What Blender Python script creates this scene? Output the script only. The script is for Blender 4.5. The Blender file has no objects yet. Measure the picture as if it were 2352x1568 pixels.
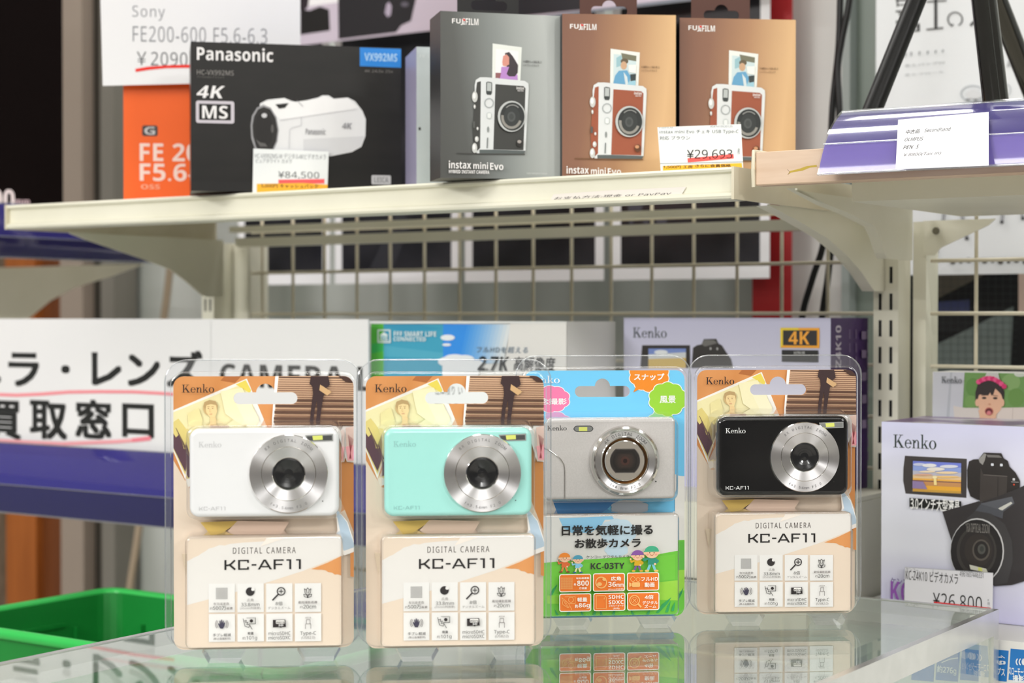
import bpy, math, random
from mathutils import Vector, Matrix
from mathutils.geometry import tessellate_polygon

random.seed(7)
SC = bpy.context.scene
COL = SC.collection
PI = math.pi

# ------------------------------------------------------------------ camera, world, lights, exposure
F = 4000.0                      # focal length in pixels of the 2352 px wide frame
CX, CY, YH = 1176.0, 784.0, 725.0
CAMZ = 1.183                    # lens height; the glass top of the showcase is 0.233 m lower
GT = 0.95                       # height of the showcase's glass top
PITCH = math.atan((CY - YH) / F)

cd = bpy.data.cameras.new('camera')
cam = bpy.data.objects.new('camera', cd)
COL.objects.link(cam)
cam.location = (0, 0, CAMZ)
cam.rotation_euler = (PI / 2 - PITCH, 0, 0)
cd.sensor_width = 36.0
cd.lens = F / 2352 * 36.0
cd.clip_start = 0.05
cd.dof.use_dof = True
cd.dof.focus_distance = 1.30
cd.dof.aperture_fstop = 7.5
SC.camera = cam

SC.view_settings.view_transform = 'Standard'
SC.view_settings.look = 'None'
SC.view_settings.gamma = 1.0
SC.view_settings.use_curve_mapping = False
SC.view_settings.exposure = -0.12
SC.cycles.transparent_max_bounces = 24

W = bpy.data.worlds.new('shop_air')
SC.world = W
W.use_nodes = True
W.node_tree.nodes['Background'].inputs[0].default_value = (0.93, 0.96, 1.0, 1)
W.node_tree.nodes['Background'].inputs[1].default_value = 0.2


def area(name, loc, size, power, rot=(0, 0, 0), col=(1, 0.985, 0.95)):
    l = bpy.data.lights.new(name, 'AREA')
    l.shape = 'RECTANGLE'
    l.size, l.size_y = size
    l.energy = power
    l.color = col
    o = bpy.data.objects.new(name, l)
    o.location = loc
    o.rotation_euler = rot
    COL.objects.link(o)
    return o


A0 = math.radians(34)           # the shop's shelving runs 34 degrees off the view
for i, (x, y, p) in enumerate([(-0.9, 0.7, 4.5), (0.6, 0.4, 6), (-1.6, -0.3, 11), (0.6, -1.6, 24), (-2.9, -0.6, 92), (-3.6, -2.0, 155), (-2.4, -3.4, 130), (0.6, -4.0, 80), (2.6, -2.6, 130), (1.9, 0.2, 16), (0.62, 1.82, 8), (-0.5, 1.95, 13)]):  # last three: unseen fill lamps added for the poster, pale column and back wall
    area('shop_and_fill_lamp', (x, y, 2.62), (1.25, 0.16), p, (0, 0, -A0))

# ------------------------------------------------------------------ materials
MATS = {}


def lin(c):
    c = c / 255.0
    return c / 12.92 if c <= 0.04045 else ((c + 0.055) / 1.055) ** 2.4


def rgb(c):
    return (lin(c[0]), lin(c[1]), lin(c[2]), 1)


def new_mat(name):
    m = bpy.data.materials.new(name)
    m.use_nodes = True
    nt = m.node_tree
    return m, nt, nt.nodes['Principled BSDF']


def mat(c, rough=0.45, metal=0.0, coat=0.0, spec=0.4):
    k = (c, rough, metal, coat, spec)
    if k in MATS:
        return MATS[k]
    m, nt, b = new_mat('paint_%d_%d_%d' % c)
    b.inputs['Base Color'].default_value = rgb(c)
    b.inputs['Roughness'].default_value = rough
    b.inputs['Metallic'].default_value = metal
    b.inputs['Coat Weight'].default_value = coat
    b.inputs['Coat Roughness'].default_value = 0.06
    b.inputs['Specular IOR Level'].default_value = spec
    MATS[k] = m
    return m


def noise_mat(name, c1, c2, scale=(8, 8, 8), rough=0.5, detail=3, lo=0.35, hi=0.65, bump=0.0, spec=0.4, metal=0.0, coat=0.0):
    m, nt, b = new_mat(name)
    tc = nt.nodes.new('ShaderNodeTexCoord')
    mp = nt.nodes.new('ShaderNodeMapping')
    mp.inputs['Scale'].default_value = scale
    no = nt.nodes.new('ShaderNodeTexNoise')
    no.inputs['Scale'].default_value = 1.0
    no.inputs['Detail'].default_value = detail
    cr = nt.nodes.new('ShaderNodeValToRGB')
    cr.color_ramp.elements[0].position = lo
    cr.color_ramp.elements[1].position = hi
    cr.color_ramp.elements[0].color = rgb(c1)
    cr.color_ramp.elements[1].color = rgb(c2)
    L = nt.links.new
    L(tc.outputs['Object'], mp.inputs[0])
    L(mp.outputs[0], no.inputs['Vector'])
    L(no.outputs['Fac'], cr.inputs[0])
    L(cr.outputs[0], b.inputs['Base Color'])
    b.inputs['Roughness'].default_value = rough
    b.inputs['Specular IOR Level'].default_value = spec
    b.inputs['Metallic'].default_value = metal
    b.inputs['Coat Weight'].default_value = coat
    if bump:
        bp = nt.nodes.new('ShaderNodeBump')
        bp.inputs['Strength'].default_value = bump
        bp.inputs['Distance'].default_value = 0.001
        L(no.outputs['Fac'], bp.inputs['Height'])
        L(bp.outputs[0], b.inputs['Normal'])
    return m


def print_gradient(name, stops, ax, az, off=0.0, rough=0.4):
    """A printed colour blend across a carton face (generated coordinates of the carton)."""
    m, nt, b = new_mat(name)
    tc = nt.nodes.new('ShaderNodeTexCoord')
    sp = nt.nodes.new('ShaderNodeSeparateXYZ')
    mx = nt.nodes.new('ShaderNodeMath'); mx.operation = 'MULTIPLY_ADD'
    mz = nt.nodes.new('ShaderNodeMath'); mz.operation = 'MULTIPLY_ADD'
    mx.inputs[1].default_value = ax; mx.inputs[2].default_value = off
    mz.inputs[1].default_value = az
    cr = nt.nodes.new('ShaderNodeValToRGB')
    e = cr.color_ramp.elements
    while len(e) < len(stops):
        e.new(0.5)
    for i, (p, c) in enumerate(stops):
        e[i].position = p
        e[i].color = rgb(c)
    L = nt.links.new
    L(tc.outputs['Generated'], sp.inputs[0])
    L(sp.outputs['X'], mx.inputs[0])
    L(sp.outputs['Z'], mz.inputs[0])
    L(mx.outputs[0], mz.inputs[2])
    L(mz.outputs[0], cr.inputs[0])
    L(cr.outputs[0], b.inputs['Base Color'])
    b.inputs['Roughness'].default_value = rough
    return m


def clear_mat(name, tint=(0.97, 0.98, 0.985), f0=0.06, f1=0.9, power=5.0, rough=0.03, haze=0.0):
    """Thin clear plastic or glass: see-through with a Fresnel mirror on top."""
    m = bpy.data.materials.new(name)
    m.use_nodes = True
    nt = m.node_tree
    nt.nodes.clear()
    out = nt.nodes.new('ShaderNodeOutputMaterial')
    tr = nt.nodes.new('ShaderNodeBsdfTransparent')
    tr.inputs[0].default_value = (*tint, 1)
    gl = nt.nodes.new('ShaderNodeBsdfGlossy')
    gl.inputs['Roughness'].default_value = rough
    gl.inputs[0].default_value = (1, 1, 1, 1)
    lw = nt.nodes.new('ShaderNodeLayerWeight')
    lw.inputs[0].default_value = 0.5
    pw = nt.nodes.new('ShaderNodeMath'); pw.operation = 'POWER'; pw.inputs[1].default_value = power
    ma = nt.nodes.new('ShaderNodeMath'); ma.operation = 'MULTIPLY_ADD'
    ma.inputs[1].default_value = f1; ma.inputs[2].default_value = f0
    ma.use_clamp = True
    mix = nt.nodes.new('ShaderNodeMixShader')
    L = nt.links.new
    L(lw.outputs['Facing'], pw.inputs[0])
    L(pw.outputs[0], ma.inputs[0])
    L(ma.outputs[0], mix.inputs[0])
    base = tr
    if haze:
        df = nt.nodes.new('ShaderNodeBsdfDiffuse')
        df.inputs[0].default_value = (0.85, 0.88, 0.92, 1)
        m2 = nt.nodes.new('ShaderNodeMixShader')
        m2.inputs[0].default_value = haze
        L(tr.outputs[0], m2.inputs[1]); L(df.outputs[0], m2.inputs[2])
        base = m2
    L(base.outputs[0], mix.inputs[1])
    L(gl.outputs[0], mix.inputs[2])
    L(mix.outputs[0], out.inputs[0])
    return m


PLASTIC = clear_mat('clear_blister_plastic', (0.98, 0.985, 0.99), 0.03, 0.9, 4.0, 0.05, 0.004)
PLASTIC_RIM = clear_mat('clear_plastic_edge', (0.90, 0.92, 0.94), 0.22, 0.75, 2.5, 0.08, 0.08)
WALLS = clear_mat('clear_blister_wall', (0.965, 0.97, 0.98), 0.12, 0.88, 2.6, 0.09, 0.015)
FLANGE = clear_mat('clear_blister_flange', (0.95, 0.96, 0.975), 0.09, 0.85, 3.5, 0.05, 0.06)
GLASS = clear_mat('showcase_glass', (0.93, 0.965, 0.95), 0.04, 0.96, 5.0, 0.004, 0.012)
GLASS_EDGE = mat((150, 172, 158), 0.2)
ALU = noise_mat('brushed_aluminium', (206, 208, 206), (214, 216, 214), (3, 60, 60), 0.22, 2, metal=0.8)
STEEL = noise_mat('cream_enamelled_steel', (233, 231, 213), (240, 238, 222), (9, 9, 9), 0.38, 3, spec=0.4)
STEEL_OLD = noise_mat('cream_enamelled_steel_rubbed', (216, 208, 184), (228, 221, 200), (14, 14, 14), 0.4, 4)
WOOD = noise_mat('light_wood_veneer', (214, 184, 158), (232, 208, 186), (10, 40, 120), 0.45, 4, 0.3, 0.7)
PURPLE = mat((62, 40, 140), 0.35, coat=0.6)
BLACK = mat((14, 14, 15), 0.35)


def brushed(name, c, tangent_axis='Y', rough=0.35, an=0.92):
    m, nt, b = new_mat(name)
    b.inputs['Base Color'].default_value = rgb(c)
    b.inputs['Metallic'].default_value = 1.0
    b.inputs['Roughness'].default_value = rough
    b.inputs['Anisotropic'].default_value = an
    t = nt.nodes.new('ShaderNodeTangent')
    t.direction_type = 'RADIAL'
    t.axis = tangent_axis
    b.inputs['Anisotropic Rotation'].default_value = 0.25
    nt.links.new(t.outputs[0], b.inputs['Tangent'])
    return m


SPUN = brushed('spun_metal', (222, 220, 222))
CHROME = mat((225, 222, 220), 0.08, 1.0)

# ------------------------------------------------------------------ geometry helpers
EX, EY, EZ = Vector((1, 0, 0)), Vector((0, 1, 0)), Vector((0, 0, 1))


def ray(px, py):
    f = Vector((0, math.cos(PITCH), -math.sin(PITCH)))
    u = Vector((0, math.sin(PITCH), math.cos(PITCH)))
    return f + EX * ((px - CX) / F) + u * ((CY - py) / F)


CAM = Vector((0, 0, CAMZ))
SV = Vector((math.cos(A0), -math.sin(A0), 0))      # along the shelving
CV = Vector((math.sin(A0), math.cos(A0), 0))       # away from the shop floor, into the shelving


def G(s, c, z):
    """A point in the shelving's own axes: s along it, c into it, z measured from lens height."""
    return SV * s + CV * c + EZ * (CAMZ + z)


def at_c(px, py, c):
    d = ray(px, py)
    p = d * (c / d.dot(CV))
    return p.dot(SV), p.z


def at_s(px, py, s):
    d = ray(px, py)
    p = d * (s / d.dot(SV))
    return p.dot(CV), p.z


def at_y(px, py, y):
    d = ray(px, py)
    return CAM + d * (y / d.y)


class MB:
    """Collects faces and links them as one mesh object."""

    def __init__(self):
        self.v, self.f, self.m, self.s, self.mats = [], [], [], [], []

    def mi(self, m):
        if m not in self.mats:
            self.mats.append(m)
        return self.mats.index(m)

    def face(self, pts, m, smooth=False):
        b = len(self.v)
        self.v += [tuple(p) for p in pts]
        self.f.append(tuple(range(b, b + len(pts))))
        self.m.append(self.mi(m))
        self.s.append(smooth)

    def grid(self, rows, m, smooth=True, closed=True):
        """Skin a list of equal rings of points."""
        b = len(self.v)
        n = len(rows[0])
        for r in rows:
            self.v += [tuple(p) for p in r]
        k = self.mi(m)
        for i in range(len(rows) - 1):
            for j in range(n if closed else n - 1):
                a = b + i * n + j
                c = b + i * n + (j + 1) % n
                self.f.append((a, c, c + n, a + n))
                self.m.append(k)
                self.s.append(smooth)

    def box(self, x0, x1, y0, y1, z0, z1, m, **side):
        g = lambda k: side.get(k, m)
        self.face([(x0, y0, z0), (x1, y0, z0), (x1, y0, z1), (x0, y0, z1)], g('front'))
        self.face([(x1, y1, z0), (x0, y1, z0), (x0, y1, z1), (x1, y1, z1)], g('back'))
        self.face([(x0, y1, z0), (x0, y0, z0), (x0, y0, z1), (x0, y1, z1)], g('left'))
        self.face([(x1, y0, z0), (x1, y1, z0), (x1, y1, z1), (x1, y0, z1)], g('right'))
        self.face([(x0, y0, z1), (x1, y0, z1), (x1, y1, z1), (x0, y1, z1)], g('top'))
        self.face([(x0, y1, z0), (x1, y1, z0), (x1, y0, z0), (x0, y0, z0)], g('bottom'))

    def extr(self, prof, x0, x1, m, smooth=False, caps=True):
        """Extrude a closed (y, z) profile along x."""
        n = len(prof)
        for i in range(n):
            a, c = prof[i], prof[(i + 1) % n]
            self.face([(x0, *a), (x1, *a), (x1, *c), (x0, *c)], m, smooth)
        if caps:
            for t in tessellate_polygon([[Vector((y, z, 0)) for y, z in prof]]):
                self.face([(x0, *prof[i]) for i in t], m)
                self.face([(x1, *prof[i]) for i in t], m)

    def plate(self, prof, t, m, axis='x', at=0.0):
        """A flat plate: polygon in the two other axes with thickness t."""
        def P(a, b, k):
            return (at + k, a, b) if axis == 'x' else (a, at + k, b)
        n = len(prof)
        for t3 in tessellate_polygon([[Vector((a, b, 0)) for a, b in prof]]):
            self.face([P(*prof[i], 0) for i in t3], m)
            self.face([P(*prof[i], t) for i in t3], m)
        for i in range(n):
            a, c = prof[i], prof[(i + 1) % n]
            self.face([P(*a, 0), P(*c, 0), P(*c, t), P(*a, t)], m)

    def tube(self, path, r, m, n=10, caps=True):
        path = [Vector(p) for p in path]
        rows = []
        ref = None
        for i, p in enumerate(path):
            d = (path[min(i + 1, len(path) - 1)] - path[max(i - 1, 0)]).normalized()
            if ref is None:
                ref = Vector((0, 0, 1)) if abs(d.z) < 0.9 else Vector((1, 0, 0))
            a = d.cross(ref).normalized()
            b = a.cross(d)
            ref = b
            rr = r[i] if isinstance(r, (list, tuple)) else r
            rows.append([p + a * math.cos(2 * PI * k / n) * rr + b * math.sin(2 * PI * k / n) * rr for k in range(n)])
        self.grid(rows, m)
        if caps:
            self.face(rows[0], m)
            self.face(rows[-1][::-1], m)

    def lathe(self, prof, m, cx=0.0, cz=0.0, n=64, smooth=True, mats=None):
        """Turn a (radius, y) profile about the y axis through (cx, cz)."""
        rows = [[(cx + r * math.cos(2 * PI * k / n), y, cz + r * math.sin(2 * PI * k / n)) for k in range(n)] for r, y in prof]
        for i in range(len(rows) - 1):
            self.grid(rows[i:i + 2], mats[i] if mats else m, smooth)

    def build(self, name, parent=None, loc=None, yaw=0.0):
        me = bpy.data.meshes.new(name)
        me.from_pydata(self.v, [], self.f)
        for m in self.mats:
            me.materials.append(m)
        me.polygons.foreach_set('material_index', self.m)
        me.polygons.foreach_set('use_smooth', self.s)
        me.update()
        o = bpy.data.objects.new(name, me)
        COL.objects.link(o)
        if parent:
            o.parent = parent
        if loc is not None:
            o.location = loc
            o.rotation_euler = (0, 0, yaw)
        return o


def tag(o, label=None, cat=None, group=None, kind=None):
    if label: o['label'] = label
    if cat: o['category'] = cat
    if group: o['group'] = group
    if kind: o['kind'] = kind
    return o


def thing(name, label, cat, loc, yaw=0.0, group=None):
    o = bpy.data.objects.new(name, None)
    COL.objects.link(o)
    o.location = loc
    o.rotation_euler = (0, 0, yaw)
    o.empty_display_size = 0.03
    return tag(o, label, cat, group)


def rring(x0, x1, z0, z1, r, n=6):
    """Points of a rounded rectangle, counter-clockwise."""
    out = []
    for cx, cz, a in ((x1 - r, z0 + r, -PI / 2), (x1 - r, z1 - r, 0), (x0 + r, z1 - r, PI / 2), (x0 + r, z0 + r, PI)):
        for k in range(n + 1):
            t = a + PI / 2 * k / n
            out.append((cx + r * math.cos(t), cz + r * math.sin(t)))
    return out


def loft_box(mb, x0, x1, z0, z1, r, y_back, y_front, fillet, m, grow=0.0, back=True, front=True, nf=5, mf=None):
    """A rounded box seen from -y, its front edge filleted; grow widens the back ring."""
    rows = []
    def ring(ins, y):
        rr = max(r - ins, 0.0004)
        rows.append([(x, y, z) for x, z in rring(x0 + ins, x1 - ins, z0 + ins, z1 - ins, rr)])
    ring(-grow, y_back)
    for k in range(nf + 1):
        t = PI / 2 * k / nf
        ring(fillet * (1 - math.cos(t)), y_front + fillet * (1 - math.sin(t)))
    mb.grid(rows, m)
    if front:
        mb.face(rows[-1], mf or m)
    if back:
        mb.face(rows[0][::-1], m)


# ------------------------------------------------------------------ printed artwork
_TXT = {}


def sans(s, heavy):
    """The same letters from the plain or heavy sans alphabet."""
    up, low, dig = (0x1D5D4, 0x1D5EE, 0x1D7EC) if heavy else (0x1D5A0, 0x1D5BA, 0x1D7E2)
    out = ''
    for ch in s:
        if 'A' <= ch <= 'Z': ch = chr(up + ord(ch) - 65)
        elif 'a' <= ch <= 'z': ch = chr(low + ord(ch) - 97)
        elif '0' <= ch <= '9': ch = chr(dig + ord(ch) - 48)
        out += ch
    return out


def text_tris(s, bold=0.0, shear=0.0, space=1.0):
    k = (s, bold, shear, space)
    if k in _TXT:
        return _TXT[k]
    kanji = any(0x2E80 <= ord(ch) < 0xFFE0 for ch in s)
    c = bpy.data.curves.new('lettering', 'FONT')
    c.body = sans(s, bold >= .012 and not kanji)
    c.resolution_u = 2
    c.offset = bold if bold < 0 and not kanji else 0
    c.shear = shear
    c.space_character = space
    o = bpy.data.objects.new('lettering', c)
    COL.objects.link(o)
    e = o.evaluated_get(bpy.context.evaluated_depsgraph_get())
    me = e.to_mesh()
    me.calc_loop_triangles()
    vs = [(v.co.x, v.co.y) for v in me.vertices]
    tr = [[vs[i] for i in t.vertices] for t in me.loop_triangles]
    e.to_mesh_clear()
    bpy.data.objects.remove(o)
    bpy.data.curves.remove(c)
    if kanji and bold > 0:          # thicken by overprinting
        d = bold * .9
        tr = [[(x + dx, y + dy) for x, y in t] for t in tr for dx, dy in ((d, d), (-d, d), (d, -d), (-d, -d))]
    if tr:
        xs = [p[0] for t in tr for p in t]; ys = [p[1] for t in tr for p in t]
        box = (min(xs), min(ys), max(xs), max(ys))
    else:
        box = (0, 0, 1, 1)
    _TXT[k] = (tr, box)
    return _TXT[k]


def stroke(pts, w):
    """Quads along a polyline of width w."""
    out = []
    for (x0, y0), (x1, y1) in zip(pts, pts[1:]):
        dx, dy = x1 - x0, y1 - y0
        l = math.hypot(dx, dy) or 1e-9
        nx, ny = -dy / l * w / 2, dx / l * w / 2
        ex, ey = dx / l * w * 0.2, dy / l * w * 0.2
        out.append([(x0 + nx - ex, y0 + ny - ey), (x0 - nx - ex, y0 - ny - ey), (x1 - nx + ex, y1 - ny + ey), (x1 + nx + ex, y1 + ny + ey)])
    return out


def ering(cx, cy, ro, ri, a0=0, a1=360, n=24):
    """A ring between two ellipses (rx, ry), from angle a0 to a1."""
    out = []
    for k in range(n):
        t, u = [math.radians(a0 + (a1 - a0) * q / n) for q in (k, k + 1)]
        out.append([(cx + ro[0] * math.cos(t), cy + ro[1] * math.sin(t)), (cx + ro[0] * math.cos(u), cy + ro[1] * math.sin(u)),
                    (cx + ri[0] * math.cos(u), cy + ri[1] * math.sin(u)), (cx + ri[0] * math.cos(t), cy + ri[1] * math.sin(t))])
    return out


def rect(x0, y0, x1, y1):
    return [(x0, y0), (x1, y0), (x1, y1), (x0, y1)]


def serif_word():
    """The maker's word in a bookish serif: K e n k o, cap height 1."""
    P = []
    def add(ps, dx):
        P.extend([[(x + dx, y) for x, y in p] for p in ps])
    K = [rect(.11, 0, .25, 1), rect(0, 0, .37, .05), rect(0, .95, .37, 1), rect(.46, .95, .8, 1), rect(.5, 0, .92, .05),
         [(.25, .4), (.3, .36), (.68, .97), (.6, .97)], [(.33, .5), (.46, .62), (.83, .03), (.65, .03)]]
    e = ering(.29, .32, (.28, .34), (.16, .29), 0, 325) + [rect(.1, .34, .53, .4)] + [[(.45, .3), (.57, .3), (.57, .4), (.45, .4)]]
    n = [rect(.08, 0, .2, .62), rect(0, 0, .28, .045), rect(0, .58, .2, .64), rect(.44, 0, .56, .46), rect(.36, 0, .65, .045)] + ering(.37, .42, (.19, .24), (.08, .18), 0, 180, 12)
    k = [rect(.08, 0, .2, 1.06), rect(0, 0, .29, .045), rect(0, 1.02, .2, 1.07), [(.2, .26), (.25, .22), (.5, .6), (.43, .6)],
         [(.26, .34), (.36, .42), (.6, .03), (.46, .03)], rect(.34, .585, .58, .63), rect(.36, 0, .68, .045)]
    o = ering(.3, .32, (.3, .34), (.16, .295), 0, 360)
    add(K, 0); add(e, .93); add(n, 1.55); add(k, 2.24); add(o, 2.92)
    return P, (0, -.02, 3.52, 1.07)


SERIF = serif_word()


def model_word():
    """The model name in wide squared letters, height 1."""
    w = .17
    P = [rect(0, 0, .19, 1)]
    P += stroke([(.17, .45), (.52, .5), (.96, .95)], w) + stroke([(.45, .55), (.98, .05)], w + .02)
    P += [rect(1.27, 0, 1.46, 1), rect(1.27, .86, 2.28, 1), rect(1.27, 0, 2.28, .15), rect(2.12, .7, 2.28, 1), rect(2.12, 0, 2.28, .3)]
    P += [rect(2.53, .4, 2.98, .56)]
    P += [[(3.1, 0), (3.3, 0), (3.84, 1), (3.64, 1)], [(4.22, 0), (4.44, 0), (3.86, 1), (3.66, 1)], rect(3.4, .22, 4.2, .36)]
    P += [rect(4.58, 0, 4.77, 1), rect(4.58, .86, 5.53, 1), rect(4.58, .42, 5.4, .56)]
    for x in (5.78, 6.68):
        P += [rect(x + .26, 0, x + .45, 1), [(x, .86), (x + .3, .86), (x + .3, 1), (x, 1)]]
    return P, (0, 0, 7.14, 1)


MODEL = model_word()


def clip_half(poly, a, b, keep_left=True):
    """Clip a polygon to the left (or right) side of the line a->b."""
    sgn = 1 if keep_left else -1
    f = lambda p: sgn * ((b[0] - a[0]) * (p[1] - a[1]) - (b[1] - a[1]) * (p[0] - a[0]))
    out = []
    for i in range(len(poly)):
        p, q = poly[i], poly[(i + 1) % len(poly)]
        fp, fq = f(p), f(q)
        if fp >= 0:
            out.append(p)
        if (fp > 0 and fq < 0) or (fp < 0 and fq > 0):
            t = fp / (fp - fq)
            out.append((p[0] + (q[0] - p[0]) * t, p[1] + (q[1] - p[1]) * t))
    return out


def poly_area(p):
    return sum(p[i][0] * p[(i + 1) % len(p)][1] - p[(i + 1) % len(p)][0] * p[i][1] for i in range(len(p))) / 2


EPS = 6e-5


class Art:
    """Ink on a flat face. Points may be given in metres on the face (q=None) or measured from the photograph onto that face."""

    def __init__(self, origin, yaw=0.0, clip=None, holes=(), ez=None):
        self.o = Vector(origin)
        self.ex = Vector((math.cos(yaw), math.sin(yaw), 0))
        self.ez = ez or EZ
        self.n = self.ex.cross(self.ez)
        self.clip, self.holes = clip, list(holes)
        self.q = None
        self.t = []
        self.layer = 1

    def Q(self, x0=0, y0=0, k=1.0):
        self.q = (x0, y0, k)
        return self

    def uv(self, p):
        if self.q is None:
            return (p[0], p[1])
        px, py = self.q[0] + p[0] / self.q[2], self.q[1] + p[1] / self.q[2]
        d = ray(px, py)
        t = (self.o - CAM).dot(self.n) / d.dot(self.n)
        h = CAM + d * t - self.o
        return (h.dot(self.ex), h.dot(self.ez))

    def tri(self, p, m):
        ps = [p]
        c = self.clip
        if c and not all((c[(i + 1) % len(c)][0] - c[i][0]) * (y - c[i][1]) - (c[(i + 1) % len(c)][1] - c[i][1]) * (x - c[i][0]) >= 0 for i in range(len(c)) for x, y in p):
            for i in range(len(c)):
                ps = [clip_half(x, c[i], c[(i + 1) % len(c)]) for x in ps]
                ps = [x for x in ps if len(x) > 2]
        xa, xb = min(x for x, y in p), max(x for x, y in p)
        ya, yb = min(y for x, y in p), max(y for x, y in p)
        for hole in self.holes:
            if xb < min(x for x, y in hole) or xa > max(x for x, y in hole) or yb < min(y for x, y in hole) or ya > max(y for x, y in hole):
                continue
            nxt = []
            for x in ps:
                cur = x
                for i in range(len(hole)):
                    a, b = hole[i], hole[(i + 1) % len(hole)]
                    outp = clip_half(cur, a, b, False)
                    if len(outp) > 2 and abs(poly_area(outp)) > 1e-11:
                        nxt.append(outp)
                    cur = clip_half(cur, a, b, True)
                    if len(cur) < 3:
                        break
            ps = nxt
        for x in ps:
            if abs(poly_area(x)) > 1e-12:
                self.t.append((x, self.layer, m))

    def fill(self, uvs, m):
        if isinstance(m, tuple):
            m = mat(m)
        if len(uvs) == 3:
            self.tri(uvs, m)
            return
        for t in tessellate_polygon([[Vector((x, y, 0)) for x, y in uvs]]):
            self.tri([uvs[i] for i in t], m)

    def up(self, k=1):
        self.layer += k
        return self

    def P(self, pts, m):
        self.fill([self.uv(p) for p in pts], m)
        self.layer += 1

    def PP(self, polys, m):
        l0 = self.layer
        for i, p in enumerate(polys):
            self.layer = l0 + .12 * (i % 5)
            self.fill([self.uv(x) for x in p], m)
        self.layer = l0 + 1

    def R(self, x0, y0, x1, y1, m, r=0.0):
        a, b = self.uv((x0, y0)), self.uv((x1, y1))
        x0, x1 = sorted((a[0], b[0])); z0, z1 = sorted((a[1], b[1]))
        self.fill(rring(x0, x1, z0, z1, r, 4) if r else rect(x0, z0, x1, z1), m)
        self.layer += 1

    def E(self, cx, cy, rx, ry, m, n=28):
        self.P([(cx + rx * math.cos(2 * PI * k / n), cy + ry * math.sin(2 * PI * k / n)) for k in range(n)], m)

    def O(self, cx, cy, ro, ri, m, a0=0, a1=360, n=28):
        self.PP(ering(cx, cy, ro, ri, a0, a1, n), m)

    def L(self, pts, w, m):
        self.PP(stroke(pts, w), m)

    def T(self, s, x0, y0, x1, y1, m, bold=0.0, shear=0.0, space=1.0):
        """Lettering fitted to the box whose corners are (x0, y0) and (x1, y1)."""
        tr, (a, b, c, d) = text_tris(s, bold, shear, space)
        p, q = self.uv((x0, y0)), self.uv((x1, y1))
        u0, u1 = sorted((p[0], q[0])); v0, v1 = sorted((p[1], q[1]))
        kx, ky = (u1 - u0) / (c - a), (v1 - v0) / (d - b)
        if isinstance(m, tuple):
            m = mat(m)
        l0 = self.layer
        for i, t in enumerate(tr):
            self.layer = l0 + .15 * (i % 4)
            self.tri([(u0 + (x - a) * kx, v0 + (y - b) * ky) for x, y in t], m)
        self.layer = l0 + 1

    def K(self, x0, y0, x1, y1, m, word=None):
        ps, (a, b, c, d) = word or SERIF
        p, q = self.uv((x0, y0)), self.uv((x1, y1))
        u0, u1 = sorted((p[0], q[0])); v0, v1 = sorted((p[1], q[1]))
        l0 = self.layer
        for i, g in enumerate(ps):
            self.layer = l0 + .12 * (i % 5)
            self.fill([(u0 + (x - a) / (c - a) * (u1 - u0), v0 + (y - b) / (d - b) * (v1 - v0)) for x, y in g], m)
        self.layer = l0 + 1

    def arc(self, s, cx, cz, r, mid, m, size, bold=0.0, flip=False, step=None):
        """Lettering round a circle (metres); mid is the angle in degrees at the middle of the word."""
        if isinstance(m, tuple):
            m = mat(m)
        step = step or size * 0.82 / r
        n = len(s)
        for i, ch in enumerate(s):
            if ch == ' ':
                continue
            tr, (a, b, c, d) = text_tris(ch, bold)
            k = (i - (n - 1) / 2) * step
            t = math.radians(mid) + (k if flip else -k)
            ca, sa = math.cos(t), math.sin(t)
            for t3 in tr:
                out = []
                for x, y in t3:
                    x = (x - (a + c) / 2) * size
                    y = y * size
                    if flip:
                        out.append((cx + (r - y) * ca - x * sa, cz + (r - y) * sa + x * ca))
                    else:
                        out.append((cx + (r + y) * ca + x * sa, cz + (r + y) * sa - x * ca))
                self.tri(out, m)
        self.layer += 1

    def emit(self, mb, o=(0, 0, 0), ex=(1, 0, 0), ez=(0, 0, 1), n=(0, -1, 0)):
        o, ex, ez, n = Vector(o), Vector(ex), Vector(ez), Vector(n)
        for p, l, m in self.t:
            mb.face([o + ex * x + ez * y + n * (l * EPS) for x, y in p], m)


WHITE = (246, 246, 246)
INK = (28, 26, 26)

# ------------------------------------------------------------------ the setting
def flat(name, m, pts, label=None):
    mb = MB()
    mb.face(pts, m)
    return tag(mb.build(name), label, None, None, 'structure')


FLOOR = noise_mat('floor_vinyl', (150, 146, 138), (168, 163, 155), (3, 3, 3), 0.4, 4)
flat('floor', FLOOR, [(-5, -7, 0), (5, -7, 0), (5, 6, 0), (-5, 6, 0)])
flat('ceiling', noise_mat('ceiling_board', (228, 228, 226), (238, 238, 236), (40, 40, 40), 0.8), [(-5, -7, 2.7), (5, -7, 2.7), (5, 6, 2.7), (-5, 6, 2.7)])

DIM = noise_mat('dim_shop_rows', (46, 44, 44), (150, 146, 142), (1.3, 1.3, 2.5), 0.8, 3)
flat('wall_front', DIM, [(-5, -6.9, 0), (5, -6.9, 0), (5, -6.9, 2.7), (-5, -6.9, 2.7)])
flat('wall_right', DIM, [(5, -7, 0), (5, 6, 0), (5, 6, 2.7), (5, -7, 2.7)])


def slab(name, s0, s1, c0, c1, z0, z1, m, kind='structure', label=None, cat=None, group=None):
    """An upright block in the shelving's axes; z is measured from lens height."""
    mb = MB()
    mb.box(0, s1 - s0, 0, c1 - c0, 0, z1 - z0, m)
    return tag(mb.build(name, None, G(s0, c0, z0), -A0), label, cat, group, kind)


def sx(px, c):
    return at_c(px, YH, c)[0]


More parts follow.
